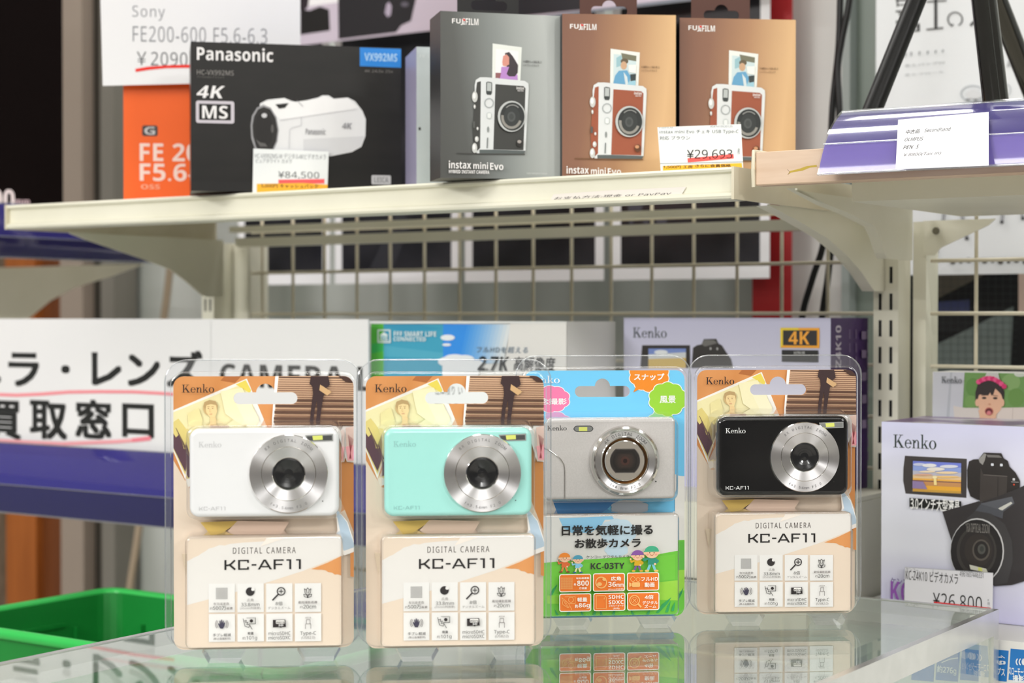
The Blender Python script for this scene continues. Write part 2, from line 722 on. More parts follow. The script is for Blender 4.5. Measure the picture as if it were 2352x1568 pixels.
FROST = noise_mat('frosted_partition', (140, 145, 137), (222, 226, 223), (5.5, 1, 0.9), 0.5, 3, 0.3, 0.68)
slab('wall_back', -3.2, 1.6, 2.06, 2.12, -CAMZ, 2.7 - CAMZ, FROST)
slab('trim_1', sx(-40, 2.0), sx(28, 2.0), 2.0, 2.05, -CAMZ, 1.5, noise_mat('taupe_cloth', (92, 76, 60), (112, 94, 76), (60, 60, 25), 0.8))
slab('trim_2', sx(28, 2.0), sx(97, 2.0), 1.985, 2.05, -CAMZ, 1.5, noise_mat('orange_wood', (150, 82, 32), (172, 98, 42), (30, 30, 3), 0.45))
slab('trim_3', sx(97, 2.0), sx(154, 2.0), 2.0, 2.05, -CAMZ, 1.5, noise_mat('brown_wood', (100, 54, 24), (116, 64, 30), (30, 30, 3), 0.45))
slab('trim_4', sx(154, 2.0), sx(206, 2.0), 1.985, 2.05, -CAMZ, 1.5, mat((160, 146, 134), 0.5))
slab('trim_5', sx(206, 2.0), sx(232, 2.0), 2.01, 2.05, -CAMZ, 1.5, mat((52, 48, 42), 0.5))
slab('trim_6', sx(232, 2.0), sx(262, 2.0), 2.0, 2.05, -CAMZ, 1.5, mat((128, 124, 116), 0.5))
# pale column and its metal edges beside the poster at the back
slab('trim_7', sx(1818, 1.9), sx(1944, 1.9), 1.9, 2.05, -CAMZ, 1.5, noise_mat('pale_column', (214, 212, 210), (222, 220, 218), (2, 2, 2), 0.5))
slab('trim_8', sx(1944, 1.9), sx(1962, 1.9), 1.885, 2.05, -CAMZ, 1.5, mat((150, 158, 156), 0.35))
slab('trim_9', sx(1962, 1.9), sx(2030, 1.9), 1.905, 2.05, -CAMZ, 1.5, noise_mat('grey_green_frame', (118, 128, 120), (136, 146, 138), (2, 2, 2), 0.35))

# ------------------------------------------------------------------ posters behind the wire grid
def sheet(name, label, cat, s0, s1, c, z0, z1, paper, draw=None, group=None, thick=0.0012, clip=True):
    """A printed sheet hanging upright in the shelving's axes; draw(art) inks it."""
    mb = MB()
    w, h = s1 - s0, z1 - z0
    mb.box(0, w, 0, thick, 0, h, paper if not isinstance(paper, tuple) else mat(paper))
    a = Art(G(s0, c, z0), -A0, clip=rect(0, 0, w, h) if clip else None)
    if draw:
        draw(a, w, h)
        a.emit(mb)
    return tag(mb.build(name, None, G(s0, c, z0), -A0), label, cat, group)


PAPER = mat((236, 236, 240), 0.6)
DARK = noise_mat('dark_photo_print', (22, 22, 26), (48, 47, 52), (9, 9, 14), 0.3, 3, 0.4, 0.75)
posters = [(548, 757, 'dark photo print partly behind the shelf post, first of the row behind the grid', 0),
           (772, 1056, 'plain dark photo print with white border, second of the row behind the grid', 1),
           (1072, 1390, 'dark photo print with a pale wedge, third of the row behind the grid', 2),
           (1412, 1772, 'dark photo print with grey splashes, overlapping the red banner', 3)]
for x0, x1, lab, i in posters:
    def draw(a, w, h, i=i):
        a.R(.012, .016, w - .012, h - .012, DARK)
        grey = mat((96, 96, 104), 0.4)
        if i == 2:
            a.P([(.05, h * .62), (.14, h * .62), (.10, h * .38)], mat((74, 76, 84), 0.4))
        if i == 3:
            for k in range(9):
                a.E(.02 + random.random() * .05, .06 + random.random() * .2, .004 + random.random() * .004, .008 + random.random() * .012, mat((70, 70, 80), 0.4), 10)
        if i == 1:
            a.P([(.06, .02), (.10, .02), (.13, .08), (.11, .10)], mat((44, 44, 50), 0.4))
    s0, s1 = sx(x0, 1.84), sx(x1, 1.84)
    sheet('photo_poster', lab, 'poster', s0, s1, 1.84 - .002 * i, .0435, .40, PAPER, draw, 'photo prints behind the grid')


def draw_banner(a, w, h):
    a.Q()
    lilac = mat((200, 190, 206), 0.5)
    a.R(685, 130, 1740, -120, lilac)
    # two pictures of dark camera gear over a pale ground, with a grey rule under them
    a.P([(690, 80), (758, 70), (756, 22), (735, 15), (712, 24), (690, 22)], INK)
    a.P([(688, -60), (716, -60), (708, 14), (700, 24), (688, 24)], (44, 36, 42))
    a.P([(778, 90), (910, 74), (922, 58), (944, 48), (955, 0), (955, -120), (775, -120)], (36, 34, 38))
    a.P([(884, 30), (888, 10), (894, 4), (900, 14), (898, 34), (891, 40)], (176, 166, 186))
    a.E(930, 10, 9, 6, (96, 92, 104))
    a.P([(1080, 48), (1340, 22), (1340, -120), (1080, -120)], (40, 40, 46))
    a.P([(680, 112), (760, 103), (1760, -12), (1760, -17), (760, 98), (680, 106)], (124, 130, 142))
    a.P([(1100, 62), (1760, -20), (1760, -28), (1100, 54)], (124, 130, 142))


s0, s1 = sx(655, 1.8), sx(1745, 1.8)
sheet('gear_banner', 'wide pale banner with pictures of dark camera gear, hanging above the photo prints', 'banner', s0, s1, 1.8, .366, .66, PAPER, draw_banner)
REDCLOTH = noise_mat('red_banner_cloth', (150, 26, 30), (172, 34, 38), (5, 5, 5), 0.5)
sheet('red_banner', 'tall red banner hanging behind the wire grid beside the dark photo print', 'banner', sx(1728, 1.86), sx(1818, 1.86), 1.86, -.25, .62, REDCLOTH)


def draw_fuji(a, w, h):
    a.Q(1990, 0, 6.03)
    k = (34, 34, 34)
    # big brush characters, partly behind the tripod
    for y in (8, 160, 300):
        a.L([(412, y), (640, y - 10)], 26, k)
    a.L([(425, -120), (432, 90)], 22, k); a.L([(460, 150), (466, 215)], 24, k); a.L([(430, 300), (436, 470)], 34, k)
    a.L([(560, 150), (560, 215)], 24, k); a.L([(722, 330), (722, 425)], 34, k); a.L([(448, 70), (640, 58)], 16, k)
    a.L([(436, 380), (740, 368)], 18, k); a.L([(436, 440), (740, 424)], 20, k); a.L([(580, 300), (580, 430)], 26, k)
    a.L([(962, -160), (964, 395)], 40, k); a.L([(840, 25), (1110, 8)], 18, k); a.L([(838, 410), (1065, 388)], 20, k)
    a.O(1232, 268, (108, 104), (90, 88), k, -230, 62)
    a.L([(1150, 325), (1186, 362), (1206, 335)], 18, k)
    a.L([(1640, 40), (1560, 230), (1450, 352)], 34, k); a.L([(1600, 60), (1800, 300)], 30, k)
    soft = (120, 126, 130)
    for i, x in enumerate((540, 620, 735, 850, 960, 1060)):
        a.L([(x, 790 - i * 12), (x + 14, 735 - i * 8), (x - 6, 745 - i * 8)], 12, soft)
    a.T('あとバンプロ', 540, 930, 1085, 850, soft)
    a.T('あとフロール', 540, 1055, 1085, 985, soft)
    g = (176, 182, 188)
    a.O(1480, 1300, (170, 120), (150, 102), g, 0, 360, 30)
    a.E(1500, 1310, 110, 60, (214, 216, 220)); a.E(1410, 1385, 30, 14, (110, 112, 116)); a.E(1520, 1385, 30, 14, (110, 112, 116))
    for i in range(6):
        a.L([(1960 + i * 26, 930 - i * 6), (1990 + i * 26, 830 - i * 4), (2030 + i * 18, 900 - i * 8)], 10, (120, 122, 126))
    a.L([(2170, 900), (2165, 1050), (2185, 1150), (2170, 1280)], 12, (150, 152, 156))
    a.O(1960, 1250, (50, 80), (38, 66), g)
    # thin folded stands sketched along the foot of the sheet
    a.Q(1700, 430, 3.607)
    for x0, y0, x1, y1 in ((1700, 170, 1682, 350), (1825, 140, 1885, 425), (2190, 130, 2175, 290), (2330, 130, 2350, 260)):
        a.L([(x0, y0), (x1, y1)], 24, (120, 122, 128)); a.L([(x0, y0), (x1, y1)], 8, (200, 202, 206)); a.E(x1, y1, 16, 14, (50, 50, 54))
    a.L([(1545, 320), (1595, 545)], 10, (160, 160, 166))
    a.P([(1560, 540), (1620, 535), (1655, 505), (1650, 545), (1610, 590), (1580, 600)], INK)
    for i in range(12):
        a.E(1770 + i * 66, 618 - (i % 3) * 6, 24 - (i % 2) * 8, 22, (84, 82, 80), 12)


sheet('stand_poster', 'large white poster with brush characters and sketched stands behind the tripod', 'poster', sx(2010, 1.85), sx(2500, 1.85), 1.85, .045, .55, mat((232, 235, 239), 0.55), draw_fuji)


def draw_dark(a, w, h):
    a.Q(1700, 430, 3.607)
    a.P([(1500, 700), (2070, 700), (1640, 920), (1500, 905)], (96, 90, 80))
    a.P([(1500, 960), (1900, 930), (1900, 1060), (1500, 1060)], (70, 76, 118))
    a.P([(1500, 1360), (1900, 1170), (2265, 985), (2240, 1500), (1500, 1520)], (120, 130, 128))
    a.P([(2240, 1500), (2300, 1490), (2500, 1420), (2500, 1700), (2230, 1700)], (90, 92, 92))
    for x in range(1560, 2300, 62):
        a.L([(x, 700), (x, 1520)], 3, (64, 68, 68))
    for y in range(760, 1520, 60):
        a.L([(1500, y), (2300, y)], 3, (64, 68, 68))
    a.P([(2310, 600), (2420, 600), (2420, 1060), (2310, 1060)], (222, 196, 182))


sheet('display_board', 'dark board with slanting grey shapes behind the wire grid beside the slotted post', 'board', sx(2080, 1.95), sx(2480, 1.95), 1.95, -.35, .12, mat((26, 26, 28), 0.4), draw_dark)

# ------------------------------------------------------------------ shelving
def wire_grid(label, s0, s1, xs, zs, c=1.61):
    mb = MB()
    z0, z1 = zs[-1] - .02, zs[0] + .03
    for x in xs:
        mb.tube([(x - s0, 0, 0), (x - s0, 0, z1 - z0)], .0019, STEEL_OLD, 8)
    for z in zs:
        mb.tube([(0, -.0036, z - z0), (s1 - s0, -.0036, z - z0)], .0019, STEEL_OLD, 8)
    return tag(mb.build('wire_grid', None, G(s0, c, z0), -A0), label, 'wire grid')


zs = [.103 - .0504 * k for k in range(12)]
xw = sx(1313, 1.61)
wire_grid('cream wire grid filling the back of the bay under the long cream shelf', -1.472, -.6455, [xw + .05 * k for k in range(-9, 9) if -1.468 < xw + .05 * k < -.65], zs)
xw2 = sx(2242, 1.61)
wire_grid('cream wire grid of the bay behind the small girl-photo carton', -.6, .3, [xw2 + .05 * k for k in range(0, 17)], zs)


def post(label, s0, s1, c0, c1, slots, z0=-CAMZ, z1=.09, back=None):
    mb = MB()
    mb.box(0, s1 - s0, 0, c1 - c0, 0, z1 - z0, STEEL)
    if slots:
        zz = .0133
        k = -14
        dk = mat((10, 10, 10), 0.8)
        while k < 3:
            for x in slots:
                mb.box(x - s0 - .0014, x - s0 + .0014, -.0003, .0003, zz + k * .0253 - z0 - .0078, zz + k * .0253 - z0 + .0078, dk)
            k += 1
    if back:
        mb.box(back[0] - s0, back[1] - s0, back[2] - c0, back[3] - c0, 0, z1 - z0, STEEL)
    return tag(mb.build('shelf_post', None, G(s0, c0, z0), -A0), label, 'post', 'slotted shelving posts')


post('slotted cream shelving post between the two upper shelves, in front of the black cables', sx(2006, 1.57), sx(2063, 1.57), 1.57, 1.601, (sx(2021.6, 1.57), sx(2046.5, 1.57)),
     back=(-.6165, -.6035, 1.603, 1.635))
post('slotted cream shelving post behind the white window sign, under the end of the long shelf', sx(464, 1.57), sx(491, 1.57), 1.57, 1.608, (sx(472, 1.57), sx(483, 1.57)),
     back=(-1.5, -1.475, 1.604, 1.64))

SHELF_Z = .1185


def from_s(s, pts, c0, z0):
    out = []
    for px, py in pts:
        c, z = at_s(px, py, s)
        out.append((c - c0, z - z0))
    return out


# long upper shelf of the middle bay
S0, S1 = -1.496, -.628
sh = thing('steel_shelf', 'long cream steel shelf with raised price lip carrying the camera cartons', 'shelf', G(S0, 1.25, .0925), -A0)
mb = MB()
prof = [(0, 0), (-.003, .001), (-.004, .003), (-.003, .0055), (.0008, .0068), (.0008, .0212), (-.003, .0222), (-.004, .0240), (-.003, .0255), (0, .026),
        (.318, .026), (.318, .024), (.004, .024), (.004, .003), (.022, .003), (.022, 0)]
mb.extr(prof, 0, S1 - S0, STEEL)
mb.build('tray', sh)
for x, nm in ((0, 'end_cap'), (S1 - S0 - .0015, 'end_cap')):
    mb = MB()
    mb.plate([(-.0045, 0), (.318, 0), (.318, .026), (-.0045, .026)], .0022, STEEL_OLD, 'x', x - .0004)
    mb.build('end_cap', sh)
mb = MB()
s = -.634
pts = from_s(s, [(1762, 472), (1830, 508), (1894, 546), (1941, 586), (1975, 626), (2003, 668), (2020, 669)], 1.25, .0925)
mb.plate([(pts[0][0], 0)] + pts + [(.319, pts[-1][1]), (.319, 0)], .002, STEEL, 'x', s - S0)
for a, b in zip(pts, pts[1:]):
    mb.face([(s - S0, a[0], a[1]), (s - S0, b[0], b[1]), (s - S0 - .010, b[0], b[1]), (s - S0 - .010, a[0], a[1])], STEEL)
mb.build('bracket', sh)
mb = MB()
s = -1.486
pts = from_s(s, [(158, 536), (200, 552), (330, 596), (388, 618), (424, 645), (462, 678), (476, 682)], 1.25, .0925)
mb.plate([(pts[0][0], 0)] + pts + [(.319, pts[-1][1]), (.319, 0)], .002, STEEL, 'x', s - S0)
mb.build('bracket', sh)
for c0, c1, z0, z1 in ((.318, .338, .0088, .0160), (.328, .352, -.008, .0025)):
    mb = MB()
    mb.box(-1.473 - S0, -.6445 - S0, c0, c1, z0, z1, STEEL)
    mb.build('crossbar', sh)

# shelf of the next bay, wood-faced
R0, R1 = -.611, .32
sh = thing('wood_edged_shelf', 'shelf with a chipped light wood front edge under the purple price rail', 'shelf', G(R0, 1.25, .1027), -A0)
mb = MB()
mb.extr([(0, .001), (0, .026), (.0015, .0265), (.014, .0265), (.014, 0), (.001, 0)], 0, R1 - R0, WOOD)
a = Art(G(R0, 1.25, .1027), -A0).Q(1700, 0, 3.408)
a.P([(370, 1368), (390, 1338), (470, 1318), (520, 1300), (600, 1290), (600, 1306), (545, 1312), (490, 1335), (400, 1350)], (196, 168, 60))
a.L([(370, 1325), (388, 1345), (374, 1368)], 3, (150, 120, 96)); a.L([(600, 1300), (640, 1345)], 2, (170, 140, 120))
a.emit(mb)
mb.build('wood_edge', sh)
mb = MB()
mb.box(0.001, R1 - R0, .014, .318, .018, .0262, STEEL_OLD)
mb.box(.06, R1 - R0, .05, .30, -.012, .018, STEEL)
mb.build('tray', sh)
mb = MB()
mb.tube([(-.0012, -.001, -.001), (-.0012, -.002, .012), (-.0012, -.001, .027), (-.0012, .05, .0275)], .0016, STEEL_OLD, 8)
mb.build('edge_strip', sh)
mb = MB()
s = -.606
pts = from_s(s, [(1826, 432), (1894, 469), (1950, 492), (2003, 519), (2016, 545), (2027, 580), (2034, 594)], 1.25, .1027)
mb.plate([(pts[0][0], 0)] + pts + [(.319, pts[-1][1]), (.319, 0)], .002, STEEL, 'x', s - R0)
for p, q in zip(pts, pts[1:]):
    mb.face([(s - R0, p[0], p[1]), (s - R0, q[0], q[1]), (s - R0 - .008, q[0], q[1]), (s - R0 - .008, p[0], p[1])], STEEL)
mb.build('bracket', sh)
mb = MB()
mb.plate([(.005, -.045), (.005, -.012), (.075, -.012), (.068, -.018), (.022, -.038), (.016, -.045)], .002, STEEL, 'y', .352)
mb.lathe([(.0035, .351), (.0035, .350), (.0001, .350)], mat((120, 116, 100), 0.4), .018, -.022, 16)
mb.build('brace', sh)

# lower shelf of the middle bay
L0, L1 = -1.735, -.622
sh = thing('deep_shelf', 'lower cream shelf behind the glass showcase carrying the white sign and two cartons', 'shelf', G(L0, 1.372, -.235), -A0)
mb = MB()
mb.extr([(0, .002), (0, .069), (.002, .07), (.196, .07), (.196, .066), (.004, .066), (.004, .002)], 0, L1 - L0, STEEL)
mb.build('tray', sh)
mb = MB()
mb.plate([(.004, .0655), (.194, .0655), (.194, -.12), (.18, -.12), (.14, -.06), (.06, -.02), (.004, -.005)], .002, STEEL, 'x', L1 - L0 - .001)
mb.build('bracket', sh)

# shelf of the corner bay, seen from its front edge end-on
YC = PI / 2 - A0
B0 = 1.25
sh = thing('corner_shelf', 'shelf of the corner bay holding the black carton behind a purple price rail', 'shelf', G(-1.75, B0, .0725), YC)
mb = MB()
mb.box(0, 1.72 - B0, 0, .36, .038, .058, STEEL_OLD)
mb.build('tray', sh)
mb = MB()
top = [at_c(x, y, 1.70) for x, y in ((352, 600), (330, 607), (250, 636), (170, 660), (115, 690), (60, 735), (-50, 760), (-50, 600))]
mb.plate([(max(.004, -(s + 1.75)), min(-.0015, z - .0725)) for s, z in top], .002, STEEL, 'x', 1.70 - B0)
mb.build('bracket', sh)

# ------------------------------------------------------------------ price rails
RAIL_CLEAR = clear_mat('clear_price_rail', (0.96, 0.96, 0.985), 0.05, 0.8, 3.5, 0.06, 0.004)


def price_rail(label, loc, yaw, length, prof, split, c_up, c_low):
    """prof runs from the bottom of the face to its top as (y, z); split marks where the strip changes."""
    r = thing('price_rail', label, 'price rail', loc, yaw)
    def ribbon(pts, m, off):
        mb = MB()
        out = []
        for i, (y, z) in enumerate(pts):
            a, b = pts[max(i - 1, 0)], pts[min(i + 1, len(pts) - 1)]
            dy, dz = b[0] - a[0], b[1] - a[1]
            l = math.hypot(dy, dz)
            out.append((y - dz / l * off, z + dy / l * off))
        mb.grid([[(0, y, z), (length, y, z)] for y, z in out], m, True, False)
        t = .0006
        mb.grid([[(0, y + t, z), (length, y + t, z)] for y, z in out], m, True, False)
        return mb
    ribbon(prof[split:], c_up, 0).build('colour_strip', r)
    mb = ribbon(prof[:split + 1], c_low, 0)
    mb.build('lower_strip', r)
    mb = ribbon(prof, RAIL_CLEAR, .0022)
    mb.tube([(0, prof[0][0] - .0015, prof[0][1]), (length, prof[0][0] - .0015, prof[0][1])], .0011, PLASTIC_RIM, 8)
    mb.tube([(0, prof[-1][0], prof[-1][1]), (length, prof[-1][0], prof[-1][1])], .0013, PLASTIC_RIM, 8)
    y, z = prof[split]
    mb.tube([(0, y - .003, z), (length, y - .003, z)], .0007, PLASTIC_RIM, 8)
    mb.build('clear_cover', r)
    return r


def curve_prof(b, t, bulge, n=8):
    dy, dz = t[0] - b[0], t[1] - b[1]
    l = math.hypot(dy, dz)
    return [(b[0] + dy * k / n - dz / l * bulge * 4 * (k / n) * (1 - k / n), b[1] + dz * k / n + dy / l * bulge * 4 * (k / n) * (1 - k / n)) for k in range(n + 1)]


VIOLET = mat((46, 24, 126), 0.3, coat=0.1)
INDIGO = mat((48, 40, 140), 0.3, coat=0.3)
DEEP = mat((34, 30, 92), 0.3, coat=0.3)
LILAC_SHEEN = mat((128, 112, 190), 0.25, coat=0.3)  # bright reflection along the rail's lower half, put into the strip colour
UR0 = -.549
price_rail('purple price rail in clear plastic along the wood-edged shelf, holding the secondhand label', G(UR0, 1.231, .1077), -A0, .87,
           curve_prof((0, 0), (.045, .0508), .007), 3, VIOLET, LILAC_SHEEN)
price_rail('wide indigo price rail along the lower shelf under the white sign', G(-1.735, 1.335, -.227), -A0, .69,
           curve_prof((.004, 0), (.033, .077), .010), 3, INDIGO, DEEP)
price_rail('indigo price rail along the corner bay shelf in front of the black carton', G(-1.752, B0, .0725), YC, 1.70 - B0,
           curve_prof((-.012, 0), (-.004, .068), .006), 3, INDIGO, DEEP)

# secondhand label slipped into the upper rail
ezl = (CV * .663 + EZ * .749).normalized()
lo = G(sx(2057, 1.226), 1.2258, .1172)
a = Art(lo, -A0, ez=ezl)
w_, h_ = .080, .056
LABELW = mat((240, 240, 244), 0.55)
a.Q()
a.P([(2063, 275), (2271, 257), (2271, 380), (2057, 389)], LABELW)
a.Q(1700, 0, 3.408)
a.T('中古品', 1293, 1050, 1412, 1010, INK, 0.012)
a.T('Secondhand', 1442, 1036, 1652, 994, INK, 0.0, 0.05, 1.05)
a.T('OLMPUS', 1285, 1108, 1438, 1072, INK, 0, 0.15)
a.T('PEN  S', 1275, 1170, 1404, 1134, INK, 0, 0.1)
a.T('￥8800(Tax in)', 1275, 1232, 1578, 1186, (110, 108, 112), 0, 0.15)
mb = MB()
a.emit(mb, (0, 0, 0), (1, 0, 0), (0, .663, .749), (0, -.749, .663))
tag(mb.build('price_label', None, lo, -A0), 'white secondhand price label slipped into the purple rail of the wood-edged shelf', 'label')

# ------------------------------------------------------------------ glass showcase
C0S, C1S, C0C, C1C = -.937, -.45, .357, 1.357
W_, D_ = C1S - C0S, C1C - C0C
case = thing('glass_showcase', 'glass topped showcase with aluminium rails carrying the four boxed cameras', 'showcase', Vector((0, 0, 0)) + SV * C0S + CV * C0C, -A0)
mb = MB()
mb.box(.004, W_ - .004, .004, D_ - .004, GT - .005, GT, GLASS, front=GLASS_EDGE, back=GLASS_EDGE, left=GLASS_EDGE, right=GLASS_EDGE)
mb.build('glass_top', case)
for x0, x1, y0, y1 in ((0, .006, 0, D_), (W_ - .006, W_, 0, D_), (.006, W_ - .006, 0, .006), (.006, W_ - .006, D_ - .006, D_)):
    mb = MB()
    mb.box(x0, x1, y0, y1, GT - .019, GT + .0006, ALU)
    mb.build('top_rail', case)
for x0 in (0, W_ - .012):
    for y0 in (0, D_ - .012):
        mb = MB()
        mb.box(x0, x0 + .012, y0, y0 + .012, .45, GT - .019, ALU)
        mb.build('corner_post', case)
SIDEGLASS = clear_mat('showcase_side_glass', (0.93, 0.96, 0.95), 0.05, 0.9, 5.0, 0.004, 0.01)
for x0, x1, y0, y1 in ((.002, .005, .013, D_ - .013), (W_ - .005, W_ - .002, .013, D_ - .013), (.013, W_ - .013, D_ - .005, D_ - .002)):
    mb = MB()
    mb.box(x0, x1, y0, y1, .45, GT - .02, SIDEGLASS)
    mb.build('side_glass', case)
mb = MB()
mb.box(0, W_, 0, D_, 0, .45, ALU, top=mat((120, 122, 124), 0.5))
mb.build('base_cabinet', case)

# ------------------------------------------------------------------ green basket on a cabinet beside the showcase
slab('storage_cabinet', -1.52, -.96, 1.04, 1.33, -CAMZ, -.517, mat((112, 112, 108), 0.5), None, 'grey storage cabinet under the green basket beside the glass showcase', 'cabinet')
GREEN = noise_mat('shaded_green_plastic', (16, 122, 46), (22, 136, 54), (6, 6, 6), 0.35, 2, spec=0.5)  # deeper green: shade inside the basket put into the colour
bk = thing('plastic_basket', 'green plastic basket standing beside the glass showcase', 'basket', G(-1.41, 1.08, -.517), -A0)
bw, bd, bh, th = .455, .235, .2214, .004
mb = MB()
rows = []
def bring(ins, z):
    rows.append([(x, y, z) for x, y in rring(ins, bw - ins, ins, bd - ins, .018, 4)])
bring(.022, 0); bring(.005, bh - .004); bring(.005, bh - .001); bring(.009, bh - .001); bring(.026, .004)
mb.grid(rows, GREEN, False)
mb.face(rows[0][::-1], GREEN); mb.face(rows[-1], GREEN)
for k in range(7):                                # stiffening ribs on the inner walls
    x = .06 + k * .055
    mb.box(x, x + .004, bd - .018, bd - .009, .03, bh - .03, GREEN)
for k in range(3):
    y = .06 + k * .055
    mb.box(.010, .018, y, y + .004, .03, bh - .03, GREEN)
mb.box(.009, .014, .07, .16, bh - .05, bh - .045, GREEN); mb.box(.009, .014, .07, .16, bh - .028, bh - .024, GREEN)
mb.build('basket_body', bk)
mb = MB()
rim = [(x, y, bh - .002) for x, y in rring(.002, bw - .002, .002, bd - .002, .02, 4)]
mb.tube(rim + rim[:1], .0055, noise_mat('lit_green_plastic_rim', (52, 184, 84), (62, 194, 92), (6, 6, 6), 0.3), 8, False)  # brighter green: light catching the rim put into the colour
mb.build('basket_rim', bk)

# ------------------------------------------------------------------ boxed digital cameras on the glass
MM = .001


def pack_frame(px, d, yaw):
    yaw = math.radians(yaw)
    p = Vector(((px - CX) / F * d, d, GT))
    return p, yaw, Vector((math.cos(yaw), math.sin(yaw), 0)), Vector((-math.sin(yaw), math.cos(yaw), 0))


def mmring(x0, x1, z0, z1, r, n=6):
    return [(x * MM, z * MM) for x, z in rring(x0, x1, z0, z1, r, n)]


CARD_Y, PANEL_Y = -3.6 * MM, -23.4 * MM
CARD = mmring(-60.5, 61.0, 6.5, 192.0, 7)
# euro hole: a slot with a round crown
SLOT = mmring(-22.5, 22.0, 153 + 7.0, 153 + 18.0, 5.4, 8)
P4, Y4, X4, D4 = pack_frame(1780.6, 1.326, 3.5)
P3, Y3, X3, D3 = pack_frame(1387.0, 1.311, 6.0)


def hole_from(face, q, x0, x1, y0, y1, cx, cy, r):
    """Slot and crown of a hanging hole, measured on the card's face."""
    face.Q(*q)
    a, b = face.uv((x0, y1)), face.uv((x1, y0))
    h = b[1] - a[1]
    slot = rring(a[0], b[0], a[1], b[1], h * .49, 7)
    c = face.uv((cx, cy)); e = face.uv((cx + r, cy))
    rr = e[0] - c[0]
    crown = [(c[0] + rr * math.cos(2 * PI * k / 20), c[1] + rr * math.sin(2 * PI * k / 20)) for k in range(20)]
    return [slot, crown]


QU, QL = (1570, 800, 4.126), (1570, 1150, 3.751)
c4 = Art(P4 + D4 * CARD_Y, Y4, clip=CARD)
HOLE_A = hole_from(c4, QU, 628, 1160, 338, 440, 893, 345, 78)
c4.holes = HOLE_A

# --- tan backing card with photographs
TAN = noise_mat('printed_tan_paper', (212, 140, 76), (226, 156, 94), (40, 40, 12), 0.4, 3)
CREAM = (232, 214, 195)
PALE = (232, 228, 224)
DKB = (58, 40, 42)
c4.Q(*QU)
c4.P([(60, 100), (1760, 100), (1760, 2700), (60, 2700)], TAN)
c4.P([(560, 195), (700, 195), (640, 260), (520, 240)], (182, 108, 52))
c4.P([(120, 900), (260, 1150), (620, 1180), (1000, 1240), (1480, 1160), (1640, 1568), (1590, 1700), (1660, 1840), (1660, 2700), (60, 2700), (60, 900)], CREAM)
# yellowed portrait print
c4.P([(740, 222), (981, 820), (250, 1140), (9, 542)], (246, 243, 236))
c4.P([(716, 262), (925, 800), (280, 1085), (50, 540)], (240, 231, 180))
c4.P([(730, 235), (648, 272), (762, 345), (775, 322)], (236, 216, 92))
c4.P([(100, 610), (170, 560), (230, 640), (270, 780), (260, 900), (300, 1060), (240, 1070), (130, 820)], (226, 208, 128))
c4.P([(100, 640), (150, 720), (180, 690), (215, 820), (240, 780), (262, 860), (300, 1040), (250, 1062), (120, 790)], (92, 62, 74))
for k in range(10):
    c4.L([(150 + k * 9, 640 + k * 22), (190 + k * 12, 720 + k * 24)], 5, (120, 96, 80))
c4.P([(520, 330), (700, 300), (840, 560), (700, 620), (560, 520)], (244, 237, 196))
c4.P([(640, 420), (760, 400), (860, 620), (760, 660)], (246, 240, 206)); c4.P([(250, 520), (340, 470), (380, 600), (330, 760), (260, 700)], (234, 223, 164))
c4.E(436, 470, 60, 66, (208, 178, 124)); c4.P([(392, 440), (484, 436), (492, 500), (476, 545), (456, 562), (436, 552), (404, 508)], (240, 214, 158))
c4.P([(378, 455), (388, 420), (430, 402), (480, 412), (498, 450), (494, 480), (484, 446), (440, 436), (404, 448), (396, 486)], (190, 160, 110))
c4.P([(436, 545), (476, 545), (484, 570), (530, 585), (556, 610), (560, 640), (430, 640)], (236, 206, 150))
c4.P([(440, 612), (520, 596), (580, 612), (600, 640), (430, 640)], (176, 142, 112))
for x in (420, 456):
    c4.E(x, 474, 6, 3, (150, 112, 80), 10); c4.L([(x - 10, 460), (x + 10, 458)], 3, (176, 140, 96))
c4.L([(436, 478), (432, 500), (440, 504)], 3, (206, 170, 122)); c4.L([(430, 522), (452, 520)], 5, (206, 150, 120))
# street steps print with a walking figure
c4.P([(985, 100), (1800, 100), (1640, 935), (1570, 930), (1500, 700), (938, 700)], (248, 244, 240))
c4.P([(1015, 100), (1700, 100), (1645, 618), (960, 618)], (216, 178, 146))
for i, (y, w) in enumerate([(205, 12), (226, 6), (244, 7), (262, 6), (280, 7), (298, 6), (316, 7), (334, 6), (352, 7), (372, 8), (398, 22), (424, 8), (446, 22), (478, 8), (500, 24), (530, 9), (552, 22), (585, 20), (606, 10)]):
    c4.L([(1010 - (y - 200) * .12, y + 6), (1650, y + 14)], w, (92, 64, 50) if w > 9 else (132, 96, 76))
c4.P([(1500, 200), (1650, 200), (1650, 260), (1560, 250)], (70, 46, 40))
c4.P([(1275, 190), (1415, 190), (1432, 275), (1402, 300), (1375, 380), (1360, 480), (1345, 580), (1314, 584), (1325, 480), (1322, 405), (1305, 480), (1292, 584), (1262, 584), (1275, 470), (1290, 350), (1285, 290), (1262, 265)], DKB)
c4.P([(1350, 272), (1446, 335), (1408, 366), (1343, 320)], (206, 168, 122))
